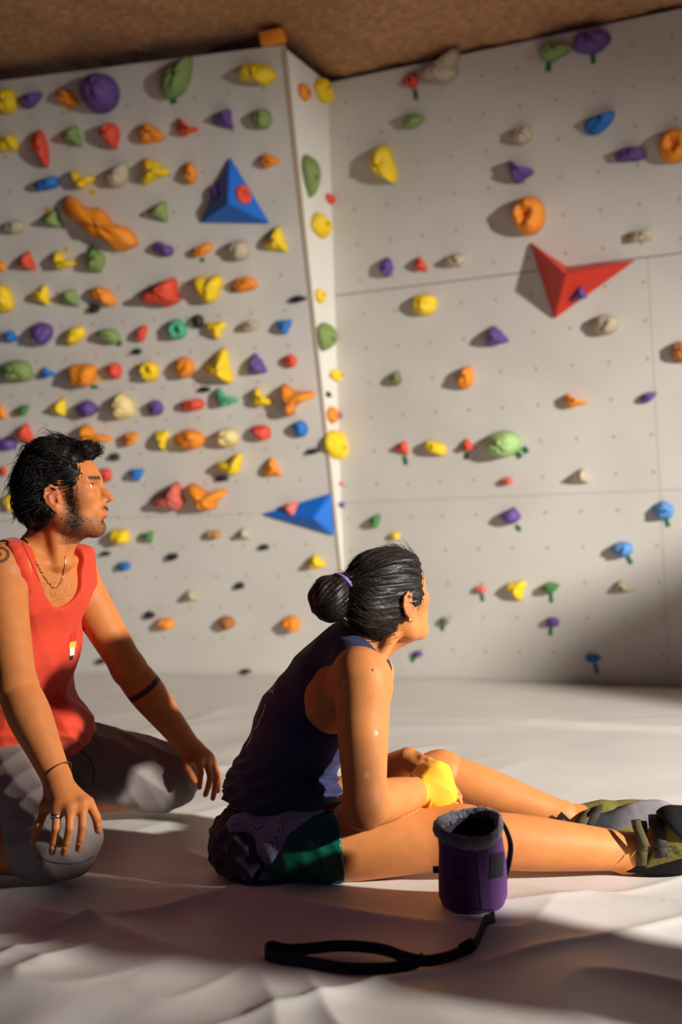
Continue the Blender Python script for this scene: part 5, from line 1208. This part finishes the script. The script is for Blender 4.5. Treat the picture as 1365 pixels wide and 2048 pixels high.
for j, (r, h) in enumerate(prof):
    for k in range(NB):
        a = 2 * math.pi * k / NB; rr = r * (1 + 0.02 * math.sin(4 * a) + 0.05 * max(0, -math.cos(a)) * (j in (1, 2, 3, 4))) + rg.normal(0, 0.0009) * (j < 7)
        V.append(bb + bax * (h + 0.005 * math.sin(2 * a + 0.6) + rg.normal(0, 0.0009) * (j < 7)) + (bx_ * math.cos(a) + by_ * math.sin(a) * 0.92) * rr)
for j in range(len(prof) - 1):
    for k in range(NB): F_.append([j * NB + k, j * NB + (k + 1) % NB, (j + 1) * NB + (k + 1) % NB, (j + 1) * NB + k])
rimo = mk('fleece_rim', V, F_, M_FLEECE, parent=bag)
V = []; F_ = []
for j, (r, h) in enumerate([(0.0585, BH - 0.004), (0.058, BH - 0.03), (0.056, BH - 0.09), (0.03, BH - 0.125), (0.0, BH - 0.13)]):
    for k in range(NB):
        a = 2 * math.pi * k / NB; V.append(bb + bax * (h + 0.005 * math.sin(2 * a + 0.6)) + (bx_ * math.cos(a) + by_ * math.sin(a) * 0.92) * r * (1 + 0.03 * math.sin(7 * a + 3 * j)))
for j in range(4):
    for k in range(NB): F_.append([j * NB + k, j * NB + (k + 1) % NB, (j + 1) * NB + (k + 1) % NB, (j + 1) * NB + k])
mk('inner_lining', V, F_, mat('lining_dark', srgb(44, 40, 52), 1.0, noise=0.6, nscale=40, bump=0.8, bscale=120), parent=bag)
bagt = bvh(bag)
print_patch('black_patch', bagt, [(981, 1708), (1008, 1702), (1006, 1752), (979, 1758)], mat('patch_black', srgb(28, 20, 32), 0.85), bag, 0.0016)
M_STITCH = mat('stitch_dark', srgb(40, 22, 52), 0.9)
print_stroke('stitched_emblem', bagt, [(914, 1712), (926, 1716), (934, 1735), (930, 1752), (918, 1757), (910, 1745), (911, 1725), (914, 1712)], 2.2, M_STITCH, bag, 40)
print_stroke('seam', bagt, [(952, 1668), (953, 1710), (957, 1760), (964, 1822)], 2.4, M_STITCH, bag, 40)
print_stroke('seam', bagt, [(888, 1786), (920, 1806), (955, 1818), (985, 1820)], 2.0, M_STITCH, bag, 30)
sv, sf = boxm(P(877, 1739, bb[1] - 0.01), (1, 0, 0), (0, 1, 0), (0, 0, 1), 0.022, 0.012, 0.012); mk('cord_lock', sv, sf, M_WEB, parent=bag, smooth=False)
mk('drawcord', *tube(spline([P(887, 1668, bb[1] - 0.04), P(884, 1690, bb[1] - 0.05), P(885, 1715, bb[1] - 0.04), P(884, 1737, bb[1] - 0.02)], 14), 0.0018, 6), M_WEB, parent=bag)
mk('side_loop', *ribbon(spline([P(1002, 1640, bb[1] - 0.01), P(1014, 1662, bb[1] - 0.015), P(1022, 1690, bb[1] - 0.02), P(1019, 1722, bb[1] - 0.02), P(1010, 1760, bb[1] - 0.02), P(1004, 1800, bb[1] - 0.025), P(996, 1832, bb[1] - 0.03)], 26), (0.5, -1, 0), 0.017, 0.0022), M_WEB, parent=bag)
def belt(px, zc):
    out = []
    for (x, y), z in zip(px, zc): out.append(onmat(x, y, z))
    return out
pth = belt([(990, 1842), (976, 1856), (966, 1868), (950, 1890), (925, 1903), (890, 1916), (850, 1922), (810, 1914), (770, 1900), (720, 1893), (670, 1892), (620, 1897), (575, 1899), (543, 1893), (531, 1902), (535, 1920), (560, 1933), (600, 1941), (660, 1947), (720, 1947), (775, 1940), (820, 1930), (850, 1916)],
           [0.012, 0.010, 0.010, 0.010, 0.010, 0.010, 0.012, 0.014, 0.014, 0.013, 0.012, 0.012, 0.013, 0.016, 0.017, 0.015, 0.012, 0.012, 0.012, 0.012, 0.012, 0.013, 0.026])
sp = spline(pth, 150); sp[:, 2] = np.maximum(sp[:, 2], mat_z(sp[:, 0], sp[:, 1]) + 0.011)
mk('belt', *ribbon(sp, np.stack([0 * sp[:, 0], np.full(len(sp), 0.25), np.ones(len(sp))], -1), 0.021, 0.0024), M_WEB, parent=bag)
bend = onmat(936, 1893, 0.03); sv, sf = boxm(bend, nrm([0.7, -0.3, 0.5]), nrm([0.3, 0.9, 0]), nrm([-0.5, 0.2, 0.8]), 0.03, 0.006, 0.022); mk('belt_buckle', sv, sf, M_RUB, parent=bag, smooth=False)
